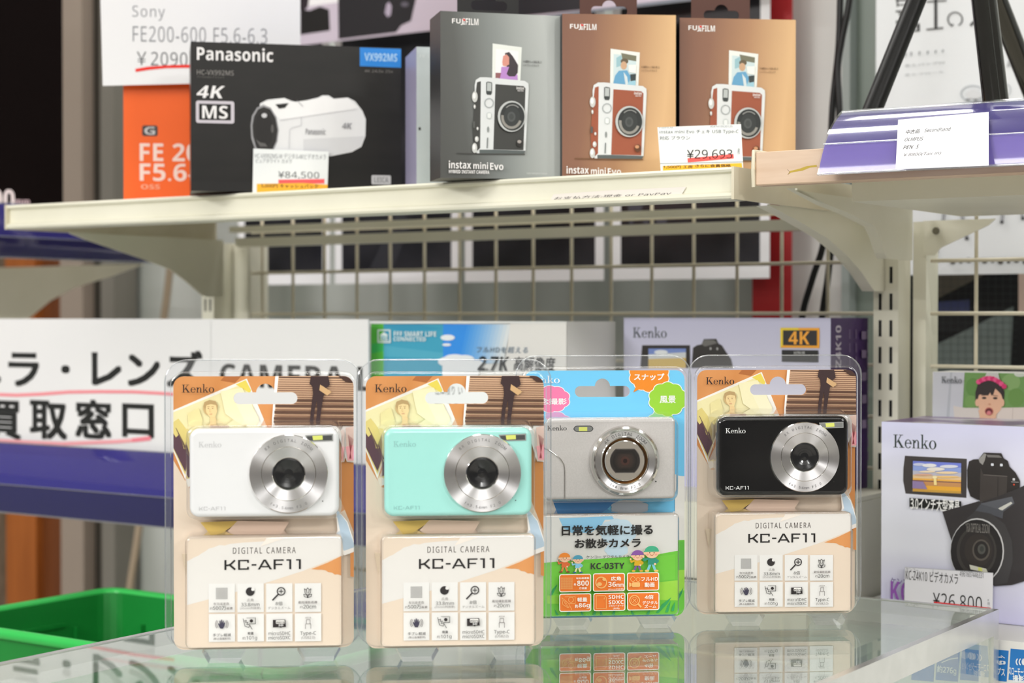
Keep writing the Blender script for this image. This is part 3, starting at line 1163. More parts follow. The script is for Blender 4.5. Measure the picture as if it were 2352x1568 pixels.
# small pink print at its foot
c4.P([(1560, 640), (1648, 620), (1640, 925), (1572, 925)], (214, 186, 176))
c4.P([(1560, 800), (1640, 780), (1625, 915), (1578, 915)], (232, 160, 166))
c4.P([(1630, 750), (1650, 745), (1632, 900), (1618, 900)], (250, 150, 190))
for k in range(5):
    c4.L([(1582 + k * 10, 700 + k * 8), (1606 - k * 4, 900)], 3, (150, 60, 70))
c4.K(205, 340, 472, 266, (40, 28, 32))
c4.Q(*QL)
c4.P([(1340, -120), (1430, -10), (1500, 215), (1370, 262)], (248, 246, 244))
c4.P([(1340, -120), (1425, -5), (1485, 185), (1400, 215)], (190, 212, 232))
c4.P([(320, -10), (620, -20), (480, 75), (400, 90)], (206, 176, 96)); c4.P([(600, -20), (990, -10), (930, 85), (500, 85)], (222, 196, 178))
c4.P([(1450, 235), (1520, 200), (1520, 430), (1450, 410)], TAN)
c4.P([(180, 232), (225, 232), (212, 405)], (206, 190, 168))

# --- front panel of the folded insert
PANEL = mmring(-49.8, 52.6, 11.5, 84.6, 2.0, 2)
f4 = Art(P4 + D4 * PANEL_Y, Y4, clip=PANEL)
f4.Q(*QL)
f4.P([(100, 0), (1600, 0), (1600, 1200), (100, 1200)], CREAM)
f4.P([(252, 300), (290, 285), (330, 262), (360, 250), (385, 232), (420, 212), (440, 195), (480, 185), (520, 168), (560, 172), (600, 160), (700, 150), (870, 140), (875, 60), (1480, 60), (1480, 236), (1300, 310), (1150, 370), (850, 467), (640, 530), (240, 638), (240, 300)], PALE)
f4.P([(1212, 357), (1330, 310), (1480, 238), (1480, 418), (1440, 408), (1412, 398), (1390, 400), (1370, 385), (1340, 380), (1320, 366), (1290, 362), (1262, 362)], TAN)
f4.P([(830, 180), (920, 60), (1100, 60), (1010, 120)], (244, 234, 224))
f4.T('DIGITAL CAMERA', 622, 236, 1096, 185, (70, 58, 56), -.004, 0, 1.35)
f4.K(557, 360, 1135, 279, (24, 20, 22), MODEL)
cols = [(438, 635), (654, 853), (871, 1069), (1088, 1286)]
rows_ = [(465, 685), (697, 910)]
for ya, yb in rows_:
    for xa, xb in cols:
        f4.R(xa, ya, xb, yb, (236, 234, 232))
D = (40, 34, 36)
S_ = (112, 104, 104)
for i in range(10):
    for j in range(10):
        x, y = 494 + i * 9, 496 + j * 9
        f4.R(x, y, x + 4.6, y + 4.6, D); f4.layer -= 1
f4.E(751, 526, 33, 33, D); f4.E(772, 508, 13, 13, (236, 234, 232))
f4.O(984, 525, (33, 33), (25, 25), D); f4.L([(960, 550), (920, 592)], 11, D); f4.L([(967, 525), (1001, 525)], 6, D); f4.L([(984, 508), (984, 542)], 6, D)
for pts in ([(1185, 576), (1185, 555), (1166, 540), (1160, 505), (1174, 515), (1185, 498), (1197, 515), (1210, 505), (1204, 540), (1185, 555)], [(1174, 515), (1180, 540)], [(1197, 515), (1191, 540)],
            [(1185, 574), (1160, 566), (1154, 548), (1176, 552), (1185, 574), (1212, 564), (1216, 548), (1194, 552), (1185, 574)]):
    f4.L(pts, 4, D)
# steadied hand
f4.P([(516, 790), (508, 770), (514, 766), (522, 776), (520, 748), (526, 746), (530, 768), (532, 740), (539, 740), (541, 766), (546, 746), (552, 748), (550, 772), (556, 758), (562, 762), (556, 790), (546, 808), (526, 808)], (60, 56, 78))
for r in (40, 50):
    f4.O(537, 774, (r, r), (r - 4, r - 4), S_, 140, 220, 10); f4.O(537, 774, (r, r), (r - 4, r - 4), S_, -40, 40, 10)
# hand holding a small camera
for pts in ([(724, 726), (790, 726), (790, 772), (742, 772)], [(698, 732), (712, 790), (740, 800), (748, 780)], [(704, 750), (722, 745), (716, 762), (734, 760), (724, 778), (742, 776)], [(744, 778), (766, 814)]):
    f4.L(pts, 4, D)
f4.L([(790, 772), (790, 726)], 4, D); f4.E(760, 749, 13, 13, D)
# memory card
f4.P([(922, 742), (1016, 740), (1020, 796), (990, 797), (982, 803), (970, 797), (922, 800)], D)
f4.R(944, 745, 1010, 772, (238, 236, 234), .0006); f4.T('micro', 947, 770, 1008, 748, D, .02); f4.R(952, 774, 1004, 790, D); f4.T('SD', 965, 790, 1000, 776, (240, 240, 240), .03)
# plug
f4.L([(1168, 812), (1168, 774), (1208, 774), (1208, 812)], 4, S_); f4.L([(1174, 774), (1174, 742), (1202, 742), (1202, 774)], 4, S_); f4.R(1168, 722, 1208, 730, S_); f4.R(1171, 724, 1205, 728, (236, 234, 232))
for s, x0, y0, x1, y1, c, bd_ in (('有効画素数', 476, 627, 595, 604, S_, 0), ('約', 448, 660, 470, 640, S_, 0), ('500万', 472, 663, 572, 632, D, .002), ('画素', 574, 660, 622, 640, S_, .01),
                                  ('広角', 728, 599, 777, 576, S_, 0), ('33.8mm', 684, 636, 822, 608, D, .002), ('(35mm判換算)', 676, 662, 830, 640, S_, 0),
                                  ('8倍', 943, 630, 997, 600, D, .002), ('デジタルズーム', 886, 660, 1054, 638, S_, 0),
                                  ('最短撮影距離', 1114, 618, 1258, 596, S_, .006), ('約', 1126, 654, 1148, 634, S_, 0), ('20cm', 1152, 656, 1248, 626, D, .002),
                                  ('手ブレ軽減', 470, 867, 606, 842, D, .004), ('(静止画撮影時)', 474, 894, 604, 874, S_, .006),
                                  ('軽量', 732, 854, 777, 832, D, .01), ('約', 692, 891, 716, 869, S_, 0), ('101g', 722, 899, 803, 864, D, .002),
                                  ('microSDHC', 888, 858, 1054, 830, D, .0), ('microSDXC', 888, 892, 1054, 864, D, .006), ('Type-C', 1128, 866, 1248, 830, D, 0), ('(USB2.0)', 1136, 894, 1240, 868, S_, 0)):
    f4.T(s, x0, y0, x1, y1, c, bd_)
    f4.layer -= 1

# --- bright card of the walking camera
QU3, QL3 = (1210, 810, 4.238), (1240, 1180, 6.029)
c3 = Art(P3 + D3 * CARD_Y, Y3, clip=CARD)
HOLE_B = hole_from(c3, QU3, 468, 1003, 322, 430, 736, 325, 74)
c3.holes = HOLE_B
SKY = (118, 208, 252)
c3.Q(*QU3)
c3.P([(-300, 100), (1700, 100), (1700, 2600), (-300, 2600)], SKY)


def cloud(a, cx, cy, rx, ry, c, n=9, edge=True):
    """A scalloped bubble with a white outline."""
    for grow, m in ((1.0, (250, 250, 250)), (.955, c)) if edge else ((1.0, c),):
        pts = []
        for k in range(n * 8):
            t = 2 * PI * k / (n * 8)
            s = 1 + .09 * abs(math.sin(n * t / 2)) - .04
            pts.append((cx + rx * s * grow * math.cos(t), cy + ry * s * grow * math.sin(t)))
        a.P(pts, m)


cloud(c3, 240, 450, 180, 130, (246, 128, 176))
c3.T('記念撮影', 40, 505, 388, 440, WHITE, .022)
cloud(c3, 1190, 215, 195, 165, (244, 144, 32), 10)
c3.P([(1060, 330), (1110, 345), (1035, 385)], (244, 144, 32))
c3.T('スナップ', 1042, 268, 1338, 200, WHITE, .03)
cloud(c3, 1370, 450, 185, 165, (156, 214, 58), 10)
c3.T('風景', 1292, 490, 1448, 416, WHITE, .02)
c3.K(-20, 296, 320, 222, (250, 250, 250))
c3.P([(1440, 1180), (1480, 1195), (1700, 1210), (1700, 2600), (1440, 2600)], (238, 236, 232))
c3.P([(230, 1440), (900, 1430), (810, 1490), (780, 1520), (720, 1560), (230, 1568)], (66, 140, 206))
c3.P([(-100, 1150), (140, 1150), (300, 1568), (-100, 1568)], (238, 236, 232))
cloud(c3, 1000, 1500, 180, 70, (188, 198, 210), 8, False)
c3.Q(*QL3)
c3.P([(1850, 362), (2050, 355), (2050, 1600), (1850, 1600)], (110, 206, 62)); c3.P([(1850, 380), (2050, 380), (2050, 760), (1850, 770)], (98, 196, 66))
c3.P([(1850, 775), (2050, 770), (2050, 1040), (1850, 1090)], (160, 222, 70))
c3.P([(1880, 1180), (1985, 1010), (1960, 1100), (1890, 1240)], (40, 150, 96))
c3.P([(-200, 700), (140, 690), (140, 1600), (-200, 1600)], (110, 206, 62))

PANEL3 = mmring(-50.5, 52.0, 11.0, 85.0, 2.0, 2)
f3 = Art(P3 + D3 * PANEL_Y, Y3, clip=PANEL3)
f3.Q(*QL3)
f3.P([(-300, -100), (2200, -100), (2200, 1700), (-300, 1700)], (232, 231, 228))
f3.P([(265, 60), (1000, 30), (1030, 75), (900, 80), (860, 150), (700, 260), (440, 260), (330, 200)], (150, 210, 246))
cloud(f3, 1080, 250, 250, 180, (204, 228, 244), 9, False)
cloud(f3, 1060, 500, 160, 90, (204, 228, 244), 7, False)
f3.P([(-300, 700), (140, 668), (600, 632), (1100, 600), (1640, 556), (1870, 515), (2200, 470), (2200, 1700), (-300, 1700)], (114, 208, 62))
f3.P([(-300, 760), (400, 700), (1100, 640), (1870, 560), (1870, 900), (1100, 990), (400, 1120), (-300, 1300)], (122, 214, 66))
f3.P([(1000, 1000), (1500, 960), (1870, 920), (2100, 900), (2100, 1200), (1300, 1180)], (166, 226, 72))
f3.P([(100, 1130), (600, 1110), (900, 1150), (500, 1250), (100, 1240)], (150, 220, 70))
for x, y, h, lean in ((150, 1120, 150, 90), (1620, 1370, 220, 200), (1750, 1360, 160, 60), (850, 1400, 120, -20), (590, 1400, 130, -50), (1290, 1395, 140, -60), (380, 1400, 110, 60), (240, 1395, 130, -60),
                      (1010, 1400, 110, 40), (1480, 1400, 90, 50), (740, 1400, 80, 40), (1180, 1250, 100, -20), (1830, 1340, 130, 40)):
    f3.P([(x - 18, y), (x + 22, y), (x + lean * .7 + 6, y - h * .6), (x + lean, y - h), (x + lean * .4 - 12, y - h * .55)], (52, 172, 96))
f3.L([(140, 1130), (170, 1060), (235, 990)], 8, (40, 160, 90))
f3.T('日常を気軽に撮る', 300, 300, 1560, 140, INK, .028)
f3.T('お散歩カメラ', 480, 474, 1392, 328, INK, .028)
f3.T('ケンコー デジタルカメラ', 640, 614, 1232, 562, INK, .004)
f3.T('KC-03TY', 700, 762, 1168, 668, (46, 44, 48), .03)


def walker(x, y, k, hat, top, legs, shoe, face=(250, 206, 170), pig=False):
    """A small printed cartoon walker; (x, y) is the middle of the head."""
    f3.L([(x - 10 * k, y + 110 * k), (x - 40 * k, y + 185 * k)], 26 * k, legs); f3.layer -= 1
    f3.L([(x + 8 * k, y + 110 * k), (x + 36 * k, y + 185 * k)], 26 * k, legs)
    f3.E(x - 50 * k, y + 192 * k, 24 * k, 12 * k, shoe, 12); f3.layer -= 1
    f3.E(x + 48 * k, y + 192 * k, 24 * k, 12 * k, shoe, 12)
    f3.L([(x - 34 * k, y + 62 * k), (x - 78 * k, y + 80 * k), (x - 86 * k, y + 52 * k)], 22 * k, top)
    f3.L([(x + 30 * k, y + 62 * k), (x + 66 * k, y + 90 * k), (x + 38 * k, y + 116 * k)], 22 * k, top)
    f3.P([(x - 36 * k, y + 50 * k), (x + 36 * k, y + 50 * k), (x + 46 * k, y + 126 * k), (x - 44 * k, y + 126 * k)], top)
    f3.E(x - 88 * k, y + 44 * k, 12 * k, 12 * k, face, 12); f3.E(x + 34 * k, y + 120 * k, 12 * k, 12 * k, face, 12)
    if pig:
        f3.L([(x - 66 * k, y), (x - 84 * k, y + 50 * k)], 8 * k, (120, 80, 50)); f3.L([(x + 66 * k, y), (x + 84 * k, y + 50 * k)], 8 * k, (120, 80, 50))
    f3.E(x - 72 * k, y + 6 * k, 13 * k, 15 * k, face, 12); f3.E(x + 72 * k, y + 6 * k, 13 * k, 15 * k, face, 12)
    f3.E(x, y, 72 * k, 60 * k, face, 24)
    f3.P([(x + 74 * k * math.cos(t * PI / 14), y - 14 * k - 56 * k * math.sin(t * PI / 14)) for t in range(15)], hat)
    f3.L([(x - 82 * k, y - 12 * k), (x + 70 * k, y - 16 * k)], 12 * k, hat)
    f3.E(x - 22 * k, y + 2 * k, 5 * k, 6 * k, INK, 8); f3.E(x + 24 * k, y + 2 * k, 5 * k, 6 * k, INK, 8)
    f3.O(x, y + 14 * k, (20 * k, 16 * k), (16 * k, 11 * k), (170, 70, 50), 20, 160, 8)
    f3.E(x - 44 * k, y + 18 * k, 12 * k, 9 * k, (246, 170, 150), 10); f3.E(x + 46 * k, y + 18 * k, 12 * k, 9 * k, (246, 170, 150), 10)


walker(338, 602, 1.02, (240, 140, 50), (232, 112, 60), (240, 150, 70), (150, 80, 50), pig=True)
walker(520, 624, .92, (80, 160, 190), (140, 206, 236), (246, 236, 190), (60, 110, 170))
walker(1340, 566, 1.1, (140, 90, 170), (226, 178, 40), (130, 90, 160), (236, 190, 70))
walker(1532, 520, 1.32, (70, 180, 140), (50, 150, 130), (130, 206, 226), (244, 206, 120))
OR, OL = (244, 128, 44), (252, 196, 120)
tiles = [(258, 822, 690, 1056), (722, 810, 1156, 1046), (1190, 800, 1626, 1036), (258, 1090, 690, 1324), (728, 1080, 1160, 1314), (1192, 1072, 1628, 1304)]
for x0, y0, x1, y1 in tiles:
    f3.R(x0 - 4, y0 - 4, x1 + 4, y1 + 4, (252, 250, 246), .0016); f3.R(x0 + 8, y0 + 8, x1 - 8, y1 - 8, OR, .0011)
for i in range(11):
    f3.L([(280 + i * 15, 862), (280 + i * 15, 1020)], 4, OL); f3.layer -= 1
    f3.L([(276, 866 + i * 15), (436, 866 + i * 15)], 4, OL); f3.layer -= 1
f3.up()
f3.O(830, 930, (82, 82), (66, 66), OL); f3.E(806, 952, 34, 26, OL); f3.E(872, 886, 26, 22, OL)
f3.O(1266, 882, (36, 36), (28, 28), OL); f3.O(1338, 888, (30, 30), (23, 23), OL); f3.R(1254, 926, 1364, 990, OL, .0008); f3.P([(1214, 926), (1248, 940), (1248, 978), (1214, 990)], OL)
f3.L([(330, 1124), (470, 1124), (470, 1218), (392, 1218)], 6, OL); f3.O(412, 1166, (38, 38), (31, 31), OL)
f3.L([(286, 1136), (300, 1230), (360, 1272), (392, 1262)], 6, OL); f3.L([(290, 1140), (376, 1210), (424, 1302)], 6, OL)
for i in range(4):
    f3.O(322 + i * 16, 1178 + i * 28, (20, 13), (14, 8), OL, 0, 300, 10)
f3.L([(758, 1110), (880, 1110), (896, 1130), (896, 1284), (758, 1284), (758, 1106)], 8, OL); f3.L([(862, 1160), (872, 1130), (872, 1160)], 4, OL)
f3.O(1286, 1172, (74, 74), (60, 60), OL); f3.O(1286, 1172, (44, 44), (38, 38), OL); f3.L([(1266, 1152), (1306, 1192)], 8, OL); f3.L([(1306, 1152), (1266, 1192)], 8, OL); f3.L([(1336, 1222), (1374, 1262)], 24, OL)
for s, x0, y0, x1, y1, b in (('有効画素数', 480, 882, 664, 852, .02), ('約', 450, 968, 480, 934, .02), ('800', 494, 972, 656, 898, .03), ('万画素', 520, 1020, 630, 988, .02),
                             ('広角', 960, 902, 1098, 842, .025), ('36', 922, 986, 1030, 916, .03), ('mm', 1034, 986, 1134, 940, .02), ('(35mm判換算)', 922, 1032, 1136, 1006, .01),
                             ('フルHD', 1376, 906, 1608, 850, .022), ('動画', 1424, 990, 1560, 924, .025), ('軽量', 498, 1192, 634, 1130, .02), ('約', 464, 1276, 508, 1226, .02), ('86g', 516, 1288, 670, 1208, .03),
                             ('SDHC', 928, 1152, 1136, 1096, .022), ('SDXC', 928, 1224, 1136, 1168, .022), ('メモリーカード', 930, 1262, 1134, 1232, .015), ('(別売)', 990, 1298, 1078, 1270, .012),
                             ('4倍', 1424, 1158, 1548, 1096, .025), ('デジタル', 1394, 1228, 1606, 1178, .02), ('ズーム', 1420, 1278, 1584, 1232, .02)):
    f3.T(s, x0, y0, x1, y1, (255, 252, 246), b)
    f3.layer -= 1


def ring_pts(ring, y):
    return [(x, y * MM, z) for x, z in ring]


def blister(parent, hole, cam_box, cam_front, pan_box):
    """Clear moulded shell: flange, raised rim, a bay for the camera, a bay for the folded insert and two feet."""
    mb = MB()
    outer = mmring(-66.5, 66.5, 6.8, 203, 15)
    rim = mmring(-62.5, 63.0, 5.2 + 2.2, 195.0, 9)
    mb.grid([ring_pts(outer, 0), ring_pts(rim, 0)], FLANGE, False)
    loft_box(mb, -62.5 * MM, 63 * MM, 7.4 * MM, 195 * MM, 9 * MM, 0, -5.2 * MM, 1.5 * MM, WALLS, 0, False, False)
    face = Art((0, 0, 0), 0, holes=hole + [mmring(*cam_box, 7), mmring(*pan_box, 5)])
    face.fill(mmring(-61.0, 61.5, 8.9, 193.5, 7.6), PLASTIC)
    face.layer = 0
    for p, l, m in face.t:
        mb.face([(x, -5.2 * MM, z) for x, z in p], m)
    for box, yf, r, gr in ((cam_box, cam_front, 7, 2.6), (pan_box, -25.2, 5, 1.0)):
        x0, x1, z0, z1 = [v * MM for v in box]
        g = gr * MM
        loft_box(mb, x0 + g, x1 - g, z0 + g, z1 - g, r * MM, -5.2 * MM, yf * MM, 2.2 * MM, WALLS, g, False, True, 5, PLASTIC)
    mb.build('blister_shell', parent)
    mb = MB()
    pts = ring_pts(outer, 0)
    mb.tube(pts + pts[:1], .00055, PLASTIC_RIM, 6, False)
    for h in hole[:1]:
        pass
    mb.build('shell_edge', parent)
    for xa in (-39.0, 24.5):
        mb = MB()
        rows = [[(x * MM, y * MM, z * MM) for x, y in ((xa - g, -20), (xa + 26 + g, -20), (xa + 26 + g, -3), (xa - g, -3))] for g, z in ((1.5, 8.0), (-2.4, 1.2), (-3.0, 0.15))]
        for k in range(2):
            mb.grid(rows[k:k + 2], FLANGE, False)
        mb.face(rows[-1], FLANGE)
        mb.build('shell_foot', parent)


def card_part(parent, name, outline, art, y, thick, base):
    mb = MB()
    a = Art((0, 0, 0), 0, holes=art.holes)
    a.fill(outline, base)
    for p, l, m in a.t:
        mb.face([(x, y, z) for x, z in p], m)
        mb.face([(x, y + thick, z) for x, z in p][::-1], m)
    art.emit(mb, (0, y, 0))
    return mb.build(name, parent)


def insert_part(parent, art, x0, x1, z0, z1):
    mb = MB()
    c = art.t[0][2]
    mb.box(x0 * MM, x1 * MM, PANEL_Y, -5.4 * MM, z0 * MM, z1 * MM, c, top=mat(CREAM), bottom=mat(CREAM))
    art.emit(mb, (0, PANEL_Y, 0))
    return mb.build('folded_insert', parent)


WHITE_CARD = mat((238, 236, 232), 0.5)
LENS_GLASS = mat((16, 17, 20), 0.18, coat=0.5)
FLASH_Y = mat((226, 232, 120), 0.3)


def kc_camera(parent, paint, word, dark):
    """Slim compact camera with a spun metal lens plate at one side."""
    b = bpy.data.objects.new('digital_camera', None)
    x0, x1, z0, z1 = -48.3, 51.3, 98.3, 157.7
    mb = MB()
    loft_box(mb, x0 * MM, x1 * MM, z0 * MM, z1 * MM, 6.5 * MM, -5.6 * MM, -22 * MM, 3.2 * MM, paint, 0, True, True, 7)
    a = Art(P4 - D4 * .0221, Y4).Q(*QU)
    a.K(398, 804, 588, 752, word)
    a.K(400, 1337, 618, 1304, word, MODEL)
    a.E(1426, 1261, 5, 5, INK, 10)
    a.emit(mb, (0, -22.05 * MM, 0))
    body = mb.build('digital_camera', parent)
    cx, cz = 17.6 * MM, 127.2 * MM
    m = MM
    mb = MB()
    mb.lathe([(26.4 * m, -21.5 * m), (26.4 * m, -24.0 * m), (25.9 * m, -24.8 * m)], CHROME, cx, cz, 96)
    mb.lathe([(25.9 * m, -24.8 * m), (18.3 * m, -24.2 * m)], SPUN, cx, cz, 96)
    mb.lathe([(18.3 * m, -24.2 * m), (18.0 * m, -23.9 * m), (17.8 * m, -24.2 * m)], CHROME, cx, cz, 96)
    mb.lathe([(17.8 * m, -24.2 * m), (11.2 * m, -22.9 * m)], SPUN, cx, cz, 96)
    mb.lathe([(11.2 * m, -22.9 * m), (10.7 * m, -23.1 * m), (10.4 * m, -22.6 * m)], CHROME, cx, cz, 96)
    t = Art((0, 0, 0), 0)
    t.arc('8X DIGITAL ZOOM', cx, cz, 21.6 * m, 90, (120, 118, 122), 2.6 * m, 0, False, .105)
    t.arc('f=3.54mm F2.0', cx, cz, 23.8 * m, 270, (120, 118, 122), 2.5 * m, 0, True, .088)
    t.emit(mb, (0, -24.9 * m, 0))
    ring = mb.build('lens_plate', body)
    ring['label'] = 'spun silver lens plate'
    mb = MB()
    mb.lathe([(10.5 * m, -22.7 * m), (9.2 * m, -22.9 * m), (6.5 * m, -22.4 * m), (6.3 * m, -22.7 * m), (4.6 * m, -22.3 * m), (4.4 * m, -22.7 * m), (3.2 * m, -22.4 * m), (1.4 * m, -22.5 * m), (1.2 * m, -22.9 * m), (.01 * m, -23.0 * m)], LENS_GLASS, cx, cz, 48)
    mb.build('lens', body)
    mb = MB()
    q = Art(P4 - D4 * .0223, Y4).Q(*QU)
    q.P([(1284, 703), (1515, 693), (1516, 752), (1330, 757), (1300, 744)], (150, 152, 150))
    q.P([(1296, 712), (1506, 704), (1507, 744), (1334, 748), (1306, 738)], (70, 70, 70) if not dark else (128, 130, 128))
    q.P([(1344, 708), (1428, 704), (1430, 740), (1350, 744)], FLASH_Y)
    q.emit(mb, (0, -22.3 * MM, 0))
    mb.build('flash_window', body)
    return body


def ty_camera(parent):
    """Boxy compact camera with a wide chrome lens ring and a moulded grip."""
    x0, x1, z0, z1 = -48.5, 50.5, 97.0, 157.0
    SIL = noise_mat('silver_paint', (204, 200, 198), (210, 206, 204), (900, 900, 900), 0.4, 2, metal=0.1)
    mb = MB()
    loft_box(mb, x0 * MM, x1 * MM, z0 * MM, z1 * MM, 3.2 * MM, -5.6 * MM, -22 * MM, 2.6 * MM, SIL, 0, True, True, 7)
    a = Art(P3 - D3 * .0221, Y3).Q(*QU3)
    a.K(200, 756, 388, 706, (70, 68, 70)); a.E(1256, 1252, 7, 7, INK, 10)
    a.emit(mb, (0, -22.05 * MM, 0))
    body = mb.build('digital_camera', parent)
    g = Art(P3 - D3 * .0221, Y3).Q(*QU3)
    path = [(140, 915), (205, 940), (270, 985), (325, 1030), (360, 1085), (368, 1150), (368, 1420)]
    mb = MB()
    mb.tube([(g.uv(p)[0], -22.2 * MM, g.uv(p)[1]) for p in path], .00055, CHROME, 8)
    mb.build('grip_line', body)
    c = g.uv((950, 1048))
    cx, cz = c
    m = MM
    GOLD = mat((150, 118, 74), 0.3, 1.0)
    mb = MB()
    mb.lathe([(26.0 * m, -21.5 * m), (26.2 * m, -24.0 * m), (25.4 * m, -26.4 * m), (23.8 * m, -27.4 * m), (22.6 * m, -27.0 * m), (22.2 * m, -26.3 * m)], CHROME, cx, cz, 96)
    mb.lathe([(22.2 * m, -26.3 * m), (18.2 * m, -25.4 * m)], SPUN, cx, cz, 96)
    mb.lathe([(18.2 * m, -25.4 * m), (17.6 * m, -25.8 * m), (17.0 * m, -25.2 * m)], CHROME, cx, cz, 96)
    mb.lathe([(17.0 * m, -25.2 * m), (15.2 * m, -22.6 * m)], GOLD, cx, cz, 96)
    t = Art((0, 0, 0), 0)
    t.arc('4X DIGITAL ZOOM', cx, cz, 19.0 * m, 90, (84, 82, 84), 3.2 * m, .004, False, .118)
    t.arc('f=4.8mm F2.8', cx, cz, 21.4 * m, 270, (84, 82, 84), 2.9 * m, 0, True, .1)
    t.emit(mb, (0, -26.2 * m, 0))
    mb.build('lens_ring', body)
    mb = MB()
    mb.lathe([(15.4 * m, -22.3 * m), (15.2 * m, -24.4 * m), (14.4 * m, -24.9 * m)], CHROME, cx, cz, 64)
    mb.lathe([(14.4 * m, -24.9 * m), (.01 * m, -24.7 * m)], mat((176, 168, 158), 0.35, 0.6), cx, cz, 64)
    w = Art((0, 0, 0), 0)
    def barrel(r, h):
        t0 = math.asin(h / r)
        return [(cx + r * math.cos(t), cz + r * math.sin(t)) for t in [t0 - 2 * t0 * k / 10 for k in range(11)]] + [(cx - r * math.cos(t), cz + r * math.sin(t)) for t in [-t0 + 2 * t0 * k / 10 for k in range(11)]]
    w.P(barrel(11.4 * m, 9.0 * m), CHROME)
    w.P(barrel(10.9 * m, 8.4 * m), mat((44, 40, 38), 0.2, coat=0.5))
    for k, (r, h) in enumerate(((9.2, 7.0), (8.2, 6.4), (7.2, 5.6), (6.2, 5.0), (5.2, 4.6))):
        w.P(barrel(r * m, h * m), mat((34 + 6 * k, 31 + 4 * k, 30 + 3 * k), 0.25))
    w.E(cx, cz, 3.4 * m, 3.4 * m, mat((74, 50, 44), 0.15)); w.E(cx, cz, 1.6 * m, 1.6 * m, mat((40, 30, 30), 0.1))
    w.emit(mb, (0, -24.9 * m, 0))
    mb.build('lens', body)
    mb = MB()
    q = Art(P3 - D3 * .0221, Y3).Q(*QU3)
    q.R(454, 709, 648, 768, (70, 70, 70), .0028); q.R(462, 716, 640, 761, (130, 132, 130), .0022); q.R(506, 722, 588, 760, FLASH_Y)
    q.emit(mb, (0, -22.05 * MM, 0))
    mb.build('flash_window', body)
    return body


CAMBOX = (-52.5, 55.5, 94.5, 162.5)
PANBOX = (-52.0, 54.8, 9.2, 87.5)


def gloss(name, c, coat=0.7, rough=0.22):
    m, nt, b = new_mat(name)
    b.inputs['Base Color'].default_value = rgb(c)
    b.inputs['Roughness'].default_value = rough
    b.inputs['Coat Weight'].default_value = coat
    b.inputs['Coat Roughness'].default_value = 0.03
    return m


GRP = 'blister-packed cameras on the showcase'
for lab, px, d, yaw, paint, word, dark in (
        ('white compact camera in a clear blister pack on a tan card', 605.5, 1.187, 5.2, gloss('white_lacquer', (240, 240, 242)), (206, 206, 208), False),
        ('mint green compact camera in a clear blister pack on a tan card', 1043.5, 1.192, 5.0, gloss('mint_lacquer', (172, 236, 228)), (150, 204, 200), False),
        ('black compact camera in a clear blister pack on a tan card', 1780.6, 1.326, 3.5, gloss('black_lacquer', (9, 9, 11), 0.6, 0.12), (236, 236, 236), True)):
    p, y, ex, ey = pack_frame(px, d, yaw)
    t = thing('blister_pack', lab, 'camera', p, y, GRP)
    blister(t, HOLE_A, CAMBOX, -26.8, PANBOX)
    card_part(t, 'backing_card', CARD, c4, CARD_Y, .6 * MM, WHITE_CARD)
    insert_part(t, f4, -49.8, 52.6, 11.5, 84.6)
    kc_camera(t, paint, word, dark)
t = thing('blister_pack', 'silver compact camera in a clear blister pack on a bright blue and green card', 'camera', P3, Y3, GRP)
blister(t, HOLE_B, (-51.5, 54.0, 93.0, 161.0), -29.4, (-52.5, 54.2, 8.8, 88.0))
card_part(t, 'backing_card', CARD, c3, CARD_Y, .6 * MM, WHITE_CARD)
insert_part(t, f3, -50.5, 52.0, 11.0, 85.0)
ty_camera(t)

# ------------------------------------------------------------------ cartons
def carton(name, label, origin, yaw, w, d, h, front, left, right, top, draw=None, cat='box', group=None, side=None, extra=None, back=None, root=False):
    """A printed carton; its front lower corner nearest the picture's edge is the origin. side(art) inks the face at +x."""
    mb = MB()
    M_ = lambda c: mat(c) if isinstance(c, tuple) else c
    mb.box(0, w, 0, d, 0, h, M_(front), left=M_(left), right=M_(right), top=M_(top), back=M_(back or left), bottom=M_(left))
    o = Vector(origin)
    a = Art(o, yaw, clip=rect(0, 0, w, h))
    if draw:
        draw(a, w, h)
        a.emit(mb)
    if side:
        b = Art(o + Vector((math.cos(yaw), math.sin(yaw), 0)) * w, yaw + PI / 2, clip=rect(0, 0, d, h))
        side(b, d, h)
        b.emit(mb, (w, 0, 0), (0, 1, 0), (0, 0, 1), (1, 0, 0))
    if root:
        r = thing(name, label, cat, o, yaw, group)
        mb.build('carton_body', r)
        if extra:
            extra(r, w, d, h)
        return r
    return tag(mb.build(name, None, o, yaw), label, cat, group)


ZS = CAMZ + .1187                  # top of the long shelf


def on_shelf(px, d, z=ZS):
    return Vector(((px - CX) / F * d, d, z))


# camcorder carton
QP = (430, 80, 4.126)


